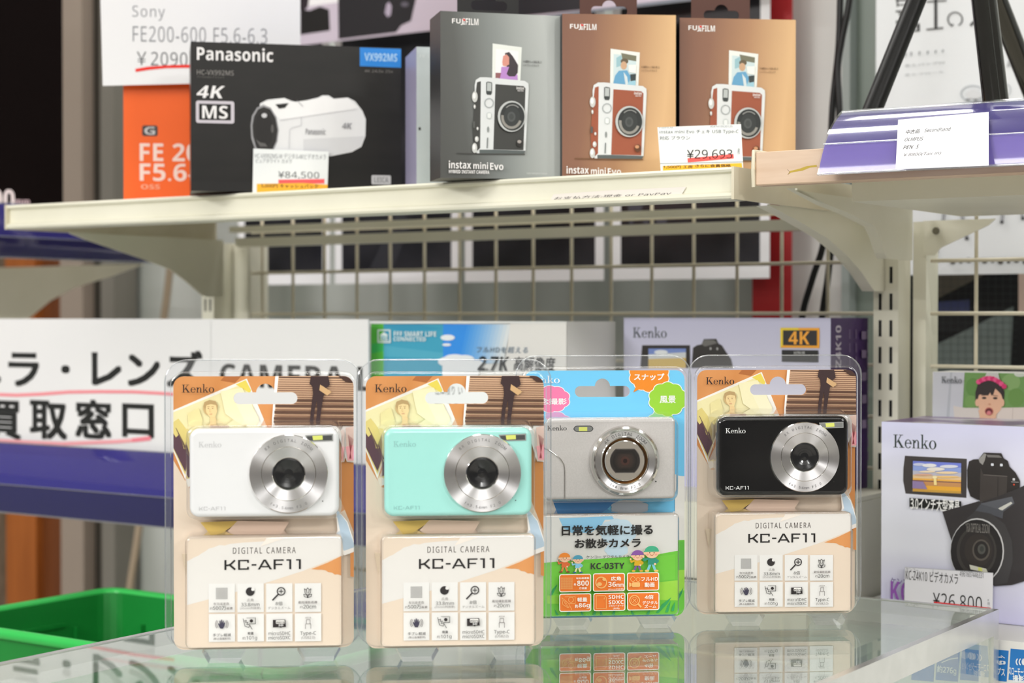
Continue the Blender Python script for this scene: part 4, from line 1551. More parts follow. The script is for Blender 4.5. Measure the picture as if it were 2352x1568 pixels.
def draw_camcorder(a, w, h):
    a.Q(*QP)
    WH = (242, 240, 242)
    a.P([(1636, 120), (2045, 135), (2040, 312), (1636, 296)], (36, 134, 222))
    a.T('VX992MS', 1680, 246, 1990, 180, (176, 214, 246), .03)
    a.T('Panasonic', 92, 238, 815, 130, WH, .035)
    a.T('HC-VX992MS', 92, 376, 440, 340, (150, 146, 144), .004, 0, 1.05)
    a.T('デジタル4Kビデオカメラ', 92, 408, 350, 392, (110, 106, 104))
    a.T('4K 24.0x 25x', 1680, 354, 1950, 336, (130, 126, 124))
    a.T('4K', 88, 596, 358, 486, WH, .04, .18)
    a.R(82, 622, 446, 842, (206, 200, 210), .0022); a.R(112, 652, 414, 812, (14, 14, 14))
    a.T('MS', 142, 792, 384, 674, WH, .035)
    # white camcorder
    body = [(690, 650), (760, 615), (920, 598), (985, 625), (1050, 640), (1235, 596), (1280, 574), (1340, 574), (1390, 606), (1520, 594), (1590, 630), (1660, 720), (1692, 800), (1688, 960), (1650, 1060), (1560, 1110), (1360, 1150), (1100, 1130), (700, 1110), (640, 1060)]
    a.P(body, (230, 231, 234))
    a.P([(720, 640), (920, 602), (990, 640), (1240, 606), (1300, 582), (1380, 612), (1520, 602), (1620, 690), (1560, 710), (1050, 790), (880, 800)], (243, 243, 245))
    a.P([(1100, 990), (1680, 960), (1640, 1055), (1550, 1105), (1360, 1146), (1100, 1125)], (214, 215, 219))
    a.P([(600, 860), (612, 770), (660, 690), (720, 664), (790, 690), (845, 780), (868, 900), (855, 1010), (820, 1090), (700, 1130), (640, 1080), (606, 980)], (150, 150, 154))
    a.P([(618, 860), (632, 775), (672, 706), (724, 684), (786, 706), (836, 790), (856, 905), (842, 1010), (800, 1100), (700, 1130), (652, 1060), (624, 960)], (38, 36, 36))
    a.P([(640, 860), (660, 770), (720, 720), (780, 770), (812, 880), (800, 1000), (740, 1080), (680, 1040), (650, 960)], (30, 28, 28))
    a.E(730, 765, 26, 22, (206, 206, 210)); a.E(806, 890, 14, 40, (84, 82, 82)); a.P([(650, 990), (690, 1060), (760, 1060), (740, 1030), (690, 1020)], (96, 94, 94))
    a.P([(835, 660), (960, 648), (925, 692), (870, 700)], (24, 24, 24))
    a.L([(880, 810), (1080, 780), (1080, 860), (1000, 880), (970, 900), (965, 1080)], 5, (196, 197, 202)); a.L([(1080, 780), (1600, 704)], 5, (205, 206, 210)); a.L([(1040, 625), (1095, 680)], 6, (170, 170, 174))
    a.T('Panasonic', 1120, 945, 1310, 890, (150, 150, 154), .02, .08); a.T('4K', 1465, 892, 1560, 838, (140, 140, 146), .03, .15)
    a.R(1745, 1330, 1928, 1420, (196, 196, 198), .0012); a.T('LEICA', 1770, 1400, 1905, 1350, (130, 130, 134), .02)
    a.P([(0, 1380), (620, 1395), (620, 1520), (0, 1500)], (22, 21, 21))


PAN = on_shelf(440, 1.674)
PAN.z += .0012
th_p = math.radians(11.6)
carton('camcorder_carton', 'black carton picturing a white camcorder, its corner overhanging the lip of the long shelf', PAN, th_p, .2032, .066, .1430,
       noise_mat('black_carton_print', (17, 16, 15), (24, 22, 21), (14, 14, 60), 0.34, 3), BLACK, BLACK, mat((70, 90, 150), 0.25), draw_camcorder)

# orange lens carton and the large price card fixed to its front
ORANGE = mat((248, 104, 36), 0.4)
OLD = on_shelf(285, 1.805)
th_o = math.radians(7)


def draw_orange(a, w, h):
    a.Q(0, 0, 3.92)
    a.R(1280, 1128, 1420, 1226, (64, 62, 64), .0022)
    a.T('G', 1300, 1212, 1396, 1142, (206, 204, 206), .05)
    W2 = (250, 222, 214)
    a.T('FE 200-600', 1258, 1450, 2360, 1300, W2, .022)
    a.T('F5.6-6.3 G', 1258, 1628, 2300, 1480, W2, .022)
    a.Q(0, 400, 3.92)
    a.T('OSS', 1270, 134, 1440, 92, (250, 180, 150), .02)


carton('lens_carton', 'tall orange lens carton standing behind the black camcorder carton', OLD, th_o, .172, .10, .40, ORANGE, mat((226, 60, 20), 0.4), ORANGE, ORANGE, draw_orange)


def card(name, label, corners, d, yaw, draw, paper=(238, 238, 242), cat='price card', group=None, q=(0, 0, 1), thick=.0008):
    """A flat card whose outline is measured on an upright plane at depth d (at its first corner) turned by yaw."""
    x, y = corners[0]
    o = at_y(q[0] + x / q[2], q[1] + y / q[2], d)
    a = Art(o, yaw)
    a.Q(*q)
    us = [a.uv(p) for p in corners]
    n = len(us)
    mb = MB()
    m = mat(paper, 0.55) if isinstance(paper, tuple) else paper
    mb.plate(us, thick, m, 'y', 0)
    a.clip = us if poly_area(us) > 0 else us[::-1]
    draw(a)
    a.emit(mb)
    return tag(mb.build(name, None, o, yaw), label, cat, group)


def draw_sony(a):
    a.Q(0, 0, 3.92)
    g = (128, 130, 138)
    a.T('Sony', 1192, 182, 1484, 56, g, -.006, 0, 1.15)
    a.T('FE200-600 F5.6-6.3', 1196, 374, 2405, 258, g, -.006, 0, 1.1)
    a.T('￥209000', 1232, 588, 1860, 476, (88, 90, 96), -.004, 0, 1.1)
    a.P([(1218, 620), (1330, 600), (1500, 588), (1760, 580), (1960, 570), (1960, 606), (1500, 614), (1340, 630), (1222, 648)], (236, 40, 28))


card('price_card', 'large white price card fixed to the front of the tall orange carton', [(236, 197), (228, -90), (690, -90), (690, 186)], 1.790, th_o, draw_sony)

# thin pale carton
PALE_BOX = noise_mat('pale_silver_carton', (192, 202, 206), (206, 215, 218), (30, 30, 10), 0.45)


def draw_thin(a, w, h):
    a.Q(430, 80, 4.126)
    a.P([(2190, 880), (2210, 872), (2216, 900), (2196, 906)], (40, 44, 46)); a.T('FE 24', 2205, 212, 2330, 192, (226, 232, 234), .01)


carton('thin_carton', 'thin pale silver carton squeezed between the camcorder carton and the dark grey instant camera carton', on_shelf(957, 1.64), math.radians(12), .03, .07, .134,
       PALE_BOX, mat((150, 146, 176), 0.4), PALE_BOX, PALE_BOX, draw_thin)

# instant camera cartons
def hang_tab(col):
    def make(r, w, d, h):
        x0, x1 = w * .23, w * .755
        mb = MB()
        slot = rring(w * .5 - .0165, w * .5 + .0165, .010, .0185, .004, 5)
        crown = [(w * .5 + .0065 * math.cos(2 * PI * k / 18), .0175 + .0065 * math.sin(2 * PI * k / 18)) for k in range(18)]
        a = Art((0, 0, 0), 0, holes=[slot, crown])
        a.fill(rring(x0, x1, -.0005, .036, .003, 3), mat(col, 0.45))
        for p, l, m in a.t:
            mb.face([(x, d - .001, z + h) for x, z in p], m)
            mb.face([(x, d - .0003, z + h) for x, z in p][::-1], m)
        o = mb.build('hang_tab', r)
    return make


def draw_instant(q, dx, dy, leather, prt, portrait, txt=True, pc=(236, 236, 238)):
    """Ink of one instant camera carton, measured on the dark one and shifted for its neighbours."""
    def draw(a, w, h):
        a.Q(980 + dx, dy, 3.6467)
        WH = (244, 242, 242)
        a.T('FUJ', 212, 206, 305, 158, WH, .06); a.T('IFILM', 305, 206, 434, 158, WH, .06)
        a.P([(300, 158), (318, 158), (330, 172), (308, 176)], (216, 60, 50))
        # print sliding out of the camera
        a.P([(552, 364), (797, 396), (784, 680), (548, 660)], (236, 240, 236))
        if portrait:
            a.P([(578, 408), (768, 430), (760, 672), (574, 655)], (246, 244, 248))
            a.P([(655, 445), (690, 436), (720, 470), (765, 545), (762, 610), (740, 640), (690, 640), (668, 560)], (62, 54, 58))
            a.P([(640, 470), (668, 455), (690, 480), (690, 540), (660, 556), (636, 550), (632, 520)], (222, 152, 138))
            a.P([(625, 560), (690, 560), (760, 630), (762, 670), (600, 660), (620, 610)], (190, 140, 210))
            a.P([(690, 560), (740, 560), (762, 600), (740, 640), (690, 640), (668, 620)], (60, 52, 58))
            a.P([(576, 610), (622, 612), (612, 655), (576, 652)], (150, 96, 100))
        else:
            a.P([(578, 408), (768, 430), (760, 672), (574, 655)], (208, 226, 230))
            a.P([(640, 400), (768, 425), (766, 470), (650, 450)], (120, 120, 100))
            a.P([(600, 440), (640, 420), (660, 500), (600, 520)], (156, 196, 206))
            a.E(668, 470, 32, 24, (104, 92, 72)); a.E(662, 505, 26, 34, (206, 168, 136))
            a.P([(620, 550), (690, 545), (720, 600), (700, 668), (574, 655), (590, 590)], (104, 166, 206))
            a.P([(660, 560), (690, 600), (700, 668), (676, 664)], (216, 226, 230))
            a.P([(715, 580), (764, 575), (760, 660), (720, 640)], (56, 66, 66)); a.P([(700, 500), (766, 500), (764, 570), (706, 560)], (244, 244, 240))
            a.P([(706, 640), (760, 630), (760, 672), (690, 668)], (160, 206, 224))
        for y in (518, 548):
            a.T('その瞬間をもっと自由に楽しむ' if y == 518 else 'ハイブリッドカメラ', 806, y + 9, 962 if y == 518 else 938, y - 8, (86, 86, 84) if portrait else (110, 84, 58), .004)
        # the camera
        MET, LE = (226, 230, 232), leather
        a.P([(400, 715), (410, 670), (445, 648), (500, 648), (820, 678), (850, 700), (853, 740), (826, 1270), (780, 1290), (430, 1290), (410, 1275)], MET)
        a.P([(414, 735), (420, 690), (452, 680), (446, 1240), (424, 1262), (392, 1260), (384, 1080), (396, 900)], LE)
        a.P([(574, 705), (808, 722), (826, 740), (808, 1258), (556, 1252)], LE)
        a.P([(440, 1254), (556, 1254), (800, 1262), (826, 1264), (812, 1292), (440, 1284)], (90, 98, 98))
        a.L([(250, 1283), (430, 1288), (820, 1292)], 8, (70, 70, 68) if portrait else (120, 84, 56))
        a.P([(497, 690), (512, 684), (542, 690), (546, 700), (544, 780), (536, 796), (504, 794), (496, 780)], (60, 66, 66)); a.P([(504, 692), (540, 696), (538, 764), (502, 762)], (188, 194, 194))
        a.O(520, 864, (40, 42), (32, 34), (170, 176, 178)); a.R(500, 940, 542, 998, (196, 204, 204), .002); a.R(506, 948, 536, 990, (236, 240, 240), .001)
        a.E(512, 1085, 8, 26, (140, 146, 146)); a.L([(508, 1155), (504, 1240)], 9, (120, 126, 126))
        for x, y, rx, ry in ((400, 812, 24, 46), (398, 1240, 22, 42), (416, 1166, 16, 24), (398, 895, 9, 18), (422, 1078, 9, 14)):
            a.E(x, y, rx, ry, (206, 208, 206), 18); a.E(x - rx * .2, y - ry * .2, rx * .55, ry * .55, (246, 246, 246), 14)
        a.R(384, 1018, 400, 1072, (90, 92, 90))
        a.E(700, 985, 112, 126, (24, 26, 26) if portrait else (104, 52, 32)); a.E(706, 976, 116, 130, (196, 200, 200)); a.E(712, 978, 102, 118, (44, 48, 48)); a.O(706, 982, (88, 100), (66, 78), (150, 148, 142), 20, 190, 20)
        a.E(708, 978, 66, 80, (52, 56, 56)); a.E(704, 980, 34, 42, (80, 84, 84)); a.E(704, 980, 20, 26, (66, 70, 70)); a.O(712, 978, (84, 100), (76, 92), (150, 152, 150), -130, -50, 14)
        a.T('instax', 746, 752, 810, 728, WH, .04); a.T('mini Evo', 756, 768, 804, 756, WH, .02)
        a.E(775, 1200, 27, 32, (40, 38, 36) if portrait else (96, 56, 32)); a.E(770, 1188, 17, 14, (170, 164, 160) if portrait else (206, 150, 110))
        if txt:
            a.T('instax', 180, 1412, 366, 1350, WH, .045); a.T('mini', 384, 1416, 508, 1362, WH, .03); a.T('Evo', 524, 1424, 636, 1368, WH, .05)
            a.T('HYBRID INSTANT CAMERA', 180, 1452, 518, 1430, WH, .03)
            a.T('Caméra à développement instantané', 830, 1466, 1000, 1446, (206, 210, 208), .01)
    return draw


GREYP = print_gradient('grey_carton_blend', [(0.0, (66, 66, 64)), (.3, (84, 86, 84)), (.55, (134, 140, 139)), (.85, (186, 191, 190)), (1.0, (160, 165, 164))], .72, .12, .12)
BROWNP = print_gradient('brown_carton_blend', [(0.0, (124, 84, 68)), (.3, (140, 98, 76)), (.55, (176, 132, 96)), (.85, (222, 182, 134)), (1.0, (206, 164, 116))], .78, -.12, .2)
GI = 'instant camera cartons on the long shelf'
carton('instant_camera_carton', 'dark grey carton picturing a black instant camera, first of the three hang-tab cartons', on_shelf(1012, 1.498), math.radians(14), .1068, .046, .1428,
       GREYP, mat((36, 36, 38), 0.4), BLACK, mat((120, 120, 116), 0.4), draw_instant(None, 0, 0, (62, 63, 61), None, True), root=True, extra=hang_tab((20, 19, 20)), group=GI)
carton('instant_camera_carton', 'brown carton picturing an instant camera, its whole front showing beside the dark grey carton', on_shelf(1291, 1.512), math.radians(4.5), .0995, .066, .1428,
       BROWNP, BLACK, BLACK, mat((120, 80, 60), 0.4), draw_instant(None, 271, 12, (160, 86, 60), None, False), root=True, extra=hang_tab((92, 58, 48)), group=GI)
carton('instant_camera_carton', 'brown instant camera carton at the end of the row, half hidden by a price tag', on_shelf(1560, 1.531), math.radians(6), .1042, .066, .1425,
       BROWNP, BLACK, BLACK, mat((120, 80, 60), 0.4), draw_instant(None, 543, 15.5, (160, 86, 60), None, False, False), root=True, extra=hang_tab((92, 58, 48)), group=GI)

# price tags on the long shelf
TAGP = (238, 242, 244)
GT_ = 'shop price tags'


def draw_tag_evo(a):
    a.Q(1240, 0, 3.6467)
    g = (130, 140, 146)
    a.T('FUJIFILM', 1000, 1078, 1112, 1062, g); a.T('4547410520125', 1426, 1068, 1614, 1050, g)
    a.T('instax mini Evo チェキ USB Type-C', 1002, 1126, 1664, 1084, (96, 106, 112), 0, 0, 1.05)
    a.T('対応 ブラウン', 1002, 1172, 1258, 1138, (96, 106, 112))
    a.P([(1236, 1326), (1620, 1290), (1624, 1326), (1240, 1360)], (250, 96, 92))
    a.T('¥29,693', 1232, 1340, 1612, 1252, INK, -.004, 0, 1.02)
    a.T('(税', 1654, 1300, 1674, 1240, g)
    a.P([(1004, 1368), (1740, 1352), (1740, 1356), (1004, 1372)], (150, 160, 166))
    a.P([(1030, 1390), (1690, 1366), (1700, 1480), (1036, 1500)], (248, 190, 50))
    a.T('1,500円 工房', 1034, 1412, 1280, 1384, (96, 62, 20), .02)
    a.T('さらに会員価格', 1300, 1402, 1600, 1374, (96, 62, 20), .02)


card('price_tag', 'white price tag with a red underline in front of the brown instant camera cartons', [(1519, 410), (1510, 292), (1702, 285), (1708, 402)], 1.452, math.radians(-4), draw_tag_evo, TAGP, 'price tag', GT_)


def draw_tag_pan(a):
    a.Q(430, 80, 4.126)
    g = (126, 132, 138)
    a.T('HC-VX992MS-W デジタル4Kビデオカメラ', 640, 1170, 1315, 1130, g, .004)
    a.T('ピュアホワイト カメラ', 650, 1212, 990, 1178, g, .004)
    a.P([(864, 1372), (1300, 1366), (1300, 1408), (864, 1410)], (250, 92, 96))
    a.T('¥84,500', 862, 1364, 1250, 1300, (96, 100, 104), 0, 0, 1.05)
    a.P([(660, 1412), (1100, 1404), (1340, 1420), (1340, 1500), (660, 1500)], (252, 186, 50))
    a.T('5,000円 キャッシュバック', 700, 1450, 1240, 1418, (96, 62, 20), .02)


o = PAN
card('price_tag', 'white price tag with a red underline on the front of the black camcorder carton', [(580, 446), (582, 341), (755, 348), (752, 440)], 1.6995 - .0175, th_p, draw_tag_pan, TAGP, 'price tag', GT_)

# payment strip on the lip of the long shelf
def draw_pay(a):
    a.Q(1150, 430, 3.92)
    a.T('お支払方法:現金 or PayPay', 480, 116, 1540, 40, INK, .0, .25)


def lip_at(px, py):
    s, z = at_c(px, py, 1.25)
    return s, z


pa = [(1262, 461), (1272, 446), (1400, 437), (1576, 429), (1562, 452)]
mb = MB()
o = G(lip_at(*pa[0])[0], 1.2495, lip_at(*pa[0])[1])
a = Art(o, -A0).Q()
us = [a.uv(p) for p in pa]
mb.plate(us, .0004, mat((238, 232, 226), 0.55), 'y', 0)
a.clip = us if poly_area(us) > 0 else us[::-1]
draw_pay(a)
a.emit(mb)
tag(mb.build('payment_label', None, o, -A0), 'narrow white strip with payment wording stuck in the lip of the long shelf', 'label')

# black lens carton on the corner shelf
def draw_black(a, w, h):
    a.Q(0, 400, 3.92)
    a.T('200', -190, 302, 130, 138, (238, 226, 232), .03); a.T('mm', 136, 276, 266, 232, (206, 180, 192), .03)


kb = at_y(145, 479, 2.3)
carton('black_carton', 'tall black carton with large white numerals on the corner shelf behind the indigo rail', Vector((kb.x - .30 * math.cos(.253), 2.3 - .30 * math.sin(.253), CAMZ + .1308)), .253, .30, .12, .42,
       mat((9, 3, 3), 0.6, spec=0.06), BLACK, BLACK, BLACK, draw_black)

# white window sign on the lower shelf
def draw_sign(a, w, h):
    a.Q(0, 700, 3.92)
    K_ = (40, 41, 40)
    for ch, x0, y0, x1, y1 in (('カ', -690, 735, -400, 420), ('メ', -330, 730, 12, 425), ('ラ', 76, 732, 354, 432), ('・', 552, 616, 630, 544), ('レ', 826, 724, 1096, 430), ('ン', 1150, 730, 1442, 448), ('ズ', 1500, 740, 1826, 412),
                               ('買', -140, 1196, 196, 866), ('取', 270, 1200, 608, 868), ('窓', 680, 1196, 1006, 858), ('口', 1104, 1186, 1388, 896)):
        a.T(ch, x0, y0, x1, y1, K_, .03)
    a.L([(-200, 800), (150, 812), (380, 802), (620, 784), (900, 780), (1200, 782), (1480, 797), (1560, 804)], 28, (250, 150, 160))
    a.L([(-200, 1220), (0, 1222), (300, 1238), (560, 1250), (800, 1240), (1050, 1230), (1280, 1212), (1355, 1204)], 34, (252, 176, 184))
    a.L([(1200, 1216), (1355, 1198)], 34, (248, 140, 156))
    a.T('CAMERA LENS', 1985, 735, 3930, 568, K_, .045, 0, 1.05)
    a.L([(1902, 140), (1902, 1320)], 3, (212, 214, 214))


SGN = noise_mat('white_sign_paper', (238, 238, 241), (242, 242, 244), (4, 4, 4), 0.5)
s0, s1 = -1.73, sx(846, 1.382)
sheet('window_sign', 'long white sign with large black characters and pink marker lines on the lower shelf', 'sign', s0, s1, 1.382, -.165, -.0035, SGN, draw_sign, thick=.002)

# smart home carton
def draw_fff(a, w, h):
    a.Q(840, 720, 4.9)
    a.P([(60, 112), (202, 112), (202, 900), (60, 900)], (104, 212, 84)); a.P([(66, 340), (150, 330), (200, 350), (202, 420), (66, 450)], (76, 206, 108))
    a.P([(202, 114), (872, 118), (872, 900), (202, 900)], (66, 166, 200)); a.P([(202, 360), (872, 440), (872, 520), (202, 480)], (84, 176, 206)); a.P([(202, 130), (600, 120), (860, 170), (400, 200)], (58, 156, 196))
    a.P([(872, 118), (1150, 120), (1050, 560), (872, 560)], (54, 148, 240))
    for k in range(12):
        t = (k + 1) / 12
        x0, x1 = 1150 + 41 * k, 1150 + 41 * (k + 1) + 2
        a.P([(x0, 120), (x1, 120), (x1 - 90, 560), (x0 - 100, 560)], tuple(round(p + (q - p) * t) for p, q in zip((54, 148, 240), (226, 232, 236))))
    for cx, cy, rx, ry in ((930, 270, 80, 34), (1010, 500, 120, 44), (1120, 510, 110, 46), (960, 540, 140, 60), (920, 350, 50, 16), (1240, 560, 90, 40)):
        a.E(cx, cy, rx, ry, (238, 242, 248), 20)
    a.P([(872, 520), (1300, 520), (1260, 900), (872, 900)], (238, 241, 246))
    a.P([(1640, 90), (2300, 90), (2300, 900), (1500, 900), (1580, 560)], (232, 230, 227))
    WHT = (236, 246, 248)
    a.L([(150, 186), (284, 186), (286, 322), (150, 322), (150, 182)], 14, WHT); a.P([(168, 244), (214, 206), (264, 244), (252, 250), (252, 290), (178, 290), (178, 250)], WHT); a.R(192, 252, 240, 290, (80, 176, 190)); a.R(204, 262, 228, 280, WHT); a.L([(168, 300), (268, 300)], 10, WHT)
    a.T('FFF SMART LIFE', 330, 254, 806, 202, WHT, .05); a.T('CONNECTED', 326, 308, 690, 264, WHT, .05)
    a.T('フルHDを超える', 1262, 438, 1838, 374, (120, 136, 152), .012, .12, 1.15)
    a.T('2.7K', 1270, 640, 1630, 484, (24, 30, 34), .02, .18); a.T('高解像度', 1680, 640, 2150, 490, (40, 44, 48), .015, .1)
    a.P([(46, 86), (2300, 80), (2300, 96), (2000, 104), (60, 114)], (244, 246, 246))


FW = mat((236, 236, 234), 0.45)
f0 = sx(850, 1.402)
f1 = sx(1303, 1.402)
carton('smart_home_carton', 'wide white, blue and green carton standing behind the mint green camera pack', G(f0, 1.402, -.165), -A0, f1 - f0, .09, .1595, FW, FW, FW, FW, draw_fff)


def draw_tag_lower(a):
    a.Q(820, 820, 3.92)
    a.T('在庫限り い', 700, 336, 950, 258, (90, 96, 98), 0, 0, 1.05)
    for x, w in ((700, 70), (815, 28), (880, 28), (980, 26), (1052, 28)):
        a.R(x, 421, x + w, 434, (110, 118, 120))


card('price_tag', 'white tag seen through the hanging hole of the mint green camera pack', [(935, 985), (935, 868), (1160, 866), (1160, 985)], 1.655, -A0, draw_tag_lower, TAGP, 'price tag', GT_)

# video camera cartons: one on the lower shelf, one beside the showcase
KL = mat((206, 206, 228), 0.4)
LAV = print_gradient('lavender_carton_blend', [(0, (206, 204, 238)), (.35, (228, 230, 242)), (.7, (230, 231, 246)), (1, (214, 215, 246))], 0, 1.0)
LAV2 = print_gradient('shaded_lavender_carton_blend', [(0, (196, 194, 226)), (.5, (214, 214, 232)), (1, (196, 195, 222))], 0, 1.0)  # same carton print darkened, shelf shade put into the colour
PUR = mat((70, 40, 106), 0.4)


def draw_video(q1, q2, with_low):
    def draw(a, w, h):
        a.Q(*q1)
        a.K(305, 838, 724, 716, (36, 52, 48))
        a.P([(418, 916), (1020, 946), (1016, 1326), (424, 1284), (400, 1160), (402, 1040)], (66, 60, 60)); a.P([(478, 950), (972, 975), (972, 1292), (484, 1262)], (58, 52, 52))
        a.P([(486, 1246), (972, 1274), (972, 1292), (484, 1264)], (104, 96, 96))
        # sunset on the open screen
        strips = [(966, (120, 134, 222)), (1010, (150, 170, 232)), (1060, (196, 196, 214)), (1100, (236, 204, 160)), (1132, (246, 186, 84)), (1150, (120, 84, 90)), (1160, (206, 150, 96)), (1200, (240, 178, 60)), (1240, (206, 160, 70)), (1262, None)]
        for (y, c), (y2, _) in zip(strips, strips[1:]):
            a.P([(496, y), (966, y + 22), (966, y2 + 22), (496, y2)], c)
        for cx, cy, rx, ry, c in ((560, 1000, 60, 14, (206, 212, 240)), (660, 1010, 70, 18, (236, 236, 240)), (720, 1046, 90, 18, (240, 234, 226)), (850, 1020, 90, 16, (222, 224, 238)), (640, 1070, 80, 10, (246, 226, 196)), (830, 1080, 110, 12, (246, 220, 180)), (600, 1100, 90, 9, (226, 176, 150)), (820, 1120, 130, 9, (250, 206, 130))):
            a.E(cx, cy, rx, ry, c, 18)
        a.P([(496, 1160), (600, 1166), (640, 1240), (496, 1232)], (150, 130, 176)); a.P([(700, 1110), (726, 1110), (734, 1200), (706, 1200)], (255, 232, 160)); a.E(714, 1124, 22, 14, (255, 240, 190))
        # camera body behind the screen
        B = (42, 37, 36)
        a.P([(1028, 1054), (1046, 970), (1090, 950), (1140, 948), (1190, 884), (1360, 890), (1384, 940), (1424, 965), (1440, 1020), (1500, 1080), (1542, 1160), (1540, 1240), (1500, 1400), (1120, 1340), (1060, 1310), (1030, 1220)], B)
        a.P([(1140, 950), (1195, 890), (1215, 900), (1200, 960), (1180, 1004), (1150, 980)], (150, 148, 146)); a.P([(1215, 905), (1340, 910), (1370, 935), (1230, 930)], (120, 118, 116))
        a.P([(1190, 1100), (1420, 1115), (1410, 1380), (1150, 1360), (1160, 1030)], (64, 58, 56)); a.L([(1190, 1100), (1420, 1115)], 5, (120, 114, 110)); a.L([(1330, 1120), (1326, 1370)], 4, (30, 26, 26))
        a.R(1262, 988, 1288, 1014, (226, 230, 240), .0005); a.R(1350, 992, 1376, 1018, (226, 230, 240), .0005); a.E(1486, 1195, 9, 9, (220, 80, 50), 10); a.L([(1460, 1168), (1530, 1172)], 4, (206, 204, 204)); a.R(1474, 1132, 1496, 1156, (220, 220, 224))
        a.P([(470, 1324), (974, 1358), (972, 1452), (470, 1412)], (20, 22, 20))
        a.T('3.0インチ大型液晶', 482, 1438, 960, 1340, WHITE, .02)
        # large camcorder in front
        a.Q(*q2)
        a.P([(700, 90), (1012, 0), (1040, 10), (1230, -60), (1700, -260), (1700, 600), (1300, 720), (1150, 730), (860, 600)], (52, 48, 50))
        a.P([(1030, 20), (1300, -40), (1320, 20), (1225, 90), (1030, 40)], (90, 92, 100)); a.P([(1180, 62), (1290, 5), (1305, 18), (1210, 84)], (206, 206, 200))
        a.P([(985, 80), (1030, 24), (1225, 82), (1220, 150), (1110, 110), (960, 130)], (78, 80, 88))
        a.P([(910, 150), (985, 82), (1120, 108), (1240, 200), (1300, 340), (1310, 520), (1260, 700), (1140, 726), (1000, 660)], (62, 60, 62))
        a.E(1000, 430, 232, 284, (206, 206, 208)); a.E(996, 432, 224, 274, (36, 33, 34)); a.E(996, 430, 172, 212, (62, 58, 56)); a.E(1000, 426, 150, 188, (46, 42, 42)); a.E(1012, 420, 120, 140, (54, 48, 46))
        a.E(1036, 420, 76, 92, (92, 86, 80)); a.E(1036, 418, 62, 76, (40, 36, 36)); a.E(1040, 412, 34, 44, (84, 84, 80)); a.E(1042, 410, 18, 24, (60, 62, 60))
        a.P([(936, 545), (1080, 580), (1096, 616), (945, 585)], (210, 210, 196)); a.P([(1010, 566), (1045, 574), (1048, 602), (1012, 596)], (216, 220, 120))
        a.T('16X OPTICAL ZOOM', 905, 262, 1112, 200, (150, 146, 142), .01, -.25)
        a.T('ケンコー', 258, 714, 460, 672, (110, 96, 150), .01); a.T('KC-Z4K10', 258, 856, 900, 740, (146, 86, 176), .05)
    return draw


U0, UC = -.580, 1.435
uo = G(U0, UC, -.2575)
carton('video_camera_carton', 'white lavender carton picturing two black video cameras, standing behind the corner of the glass showcase', uo, -A0, .222, .10, .1655,
       LAV, LAV, PUR, noise_mat('purple_white_top', (120, 84, 150), (214, 208, 226), (14, 30, 14), 0.3, 1, 0.45, 0.55), draw_video((1980, 830, 4.2366), (1980, 1150, 3.75), True))


def draw_video_shelf(a, w, h):
    a.Q(1420, 710, 3.856)
    a.K(130, 252, 430, 156, (36, 52, 48))
    a.P([(212, 318), (636, 318), (640, 520), (196, 520)], (44, 40, 38)); a.P([(268, 348), (600, 348), (600, 520), (268, 520)], (120, 142, 206))
    a.P([(268, 400), (600, 380), (600, 450), (268, 440)], (206, 210, 214)); a.P([(268, 440), (600, 430), (600, 520), (268, 520)], (206, 176, 96)); a.E(380, 380, 60, 20, (226, 230, 236))
    a.P([(650, 520), (664, 340), (700, 318), (740, 310), (760, 264), (870, 262), (890, 304), (920, 320), (950, 370), (1000, 440), (1020, 520)], (46, 42, 40))
    a.P([(740, 310), (765, 268), (850, 272), (880, 300), (770, 330)], (110, 108, 106)); a.E(820, 348, 8, 12, (180, 180, 180)); a.E(880, 350, 8, 12, (180, 180, 180))
    a.R(1440, 164, 1784, 344, (244, 168, 44)); a.R(1462, 186, 1764, 322, (42, 38, 38)); a.T('4K', 1512, 310, 1698, 196, (246, 170, 56), .05)
    a.P([(1440, 164), (1600, 164), (1600, 186), (1462, 186), (1462, 322), (1440, 344)], (236, 206, 56))
    a.R(1452, 360, 1774, 470, (30, 30, 30)); a.T('ULTRA HD', 1560, 396, 1656, 374, (206, 206, 206), .02)


def side_video(a, w, h):
    a.Q(1420, 710, 3.856)
    # upright product number climbing the purple end, with rows of small print
    W3 = (214, 206, 224)
    tr, (xa, ya, xb, yb) = text_tris('Z4K10', .03)
    p, q = a.uv((1925, 520)), a.uv((1975, 142))
    m = mat(W3)
    for t in tr:
        a.tri([(q[0] - (y - ya) / (yb - ya) * (q[0] - p[0]), p[1] + (x - xa) / (xb - xa) * (q[1] - p[1])) for x, y in t], m)
    a.up()
    for x in (2050, 2100, 2195):
        for y in range(180, 1300, 120):
            a.L([(x, y), (x, y + 80)], 9, (128, 106, 150))
    for y in (196, 360, 560, 760, 980):
        a.R(2140, y, 2180, y + 70, (150, 132, 170), .0008)


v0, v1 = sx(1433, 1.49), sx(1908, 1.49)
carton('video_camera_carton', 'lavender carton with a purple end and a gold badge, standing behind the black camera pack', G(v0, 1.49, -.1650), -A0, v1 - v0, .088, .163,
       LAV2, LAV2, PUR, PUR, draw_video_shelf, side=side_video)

# lower carton under the one beside the showcase, with blue feature tiles
BLUE = (40, 126, 204)


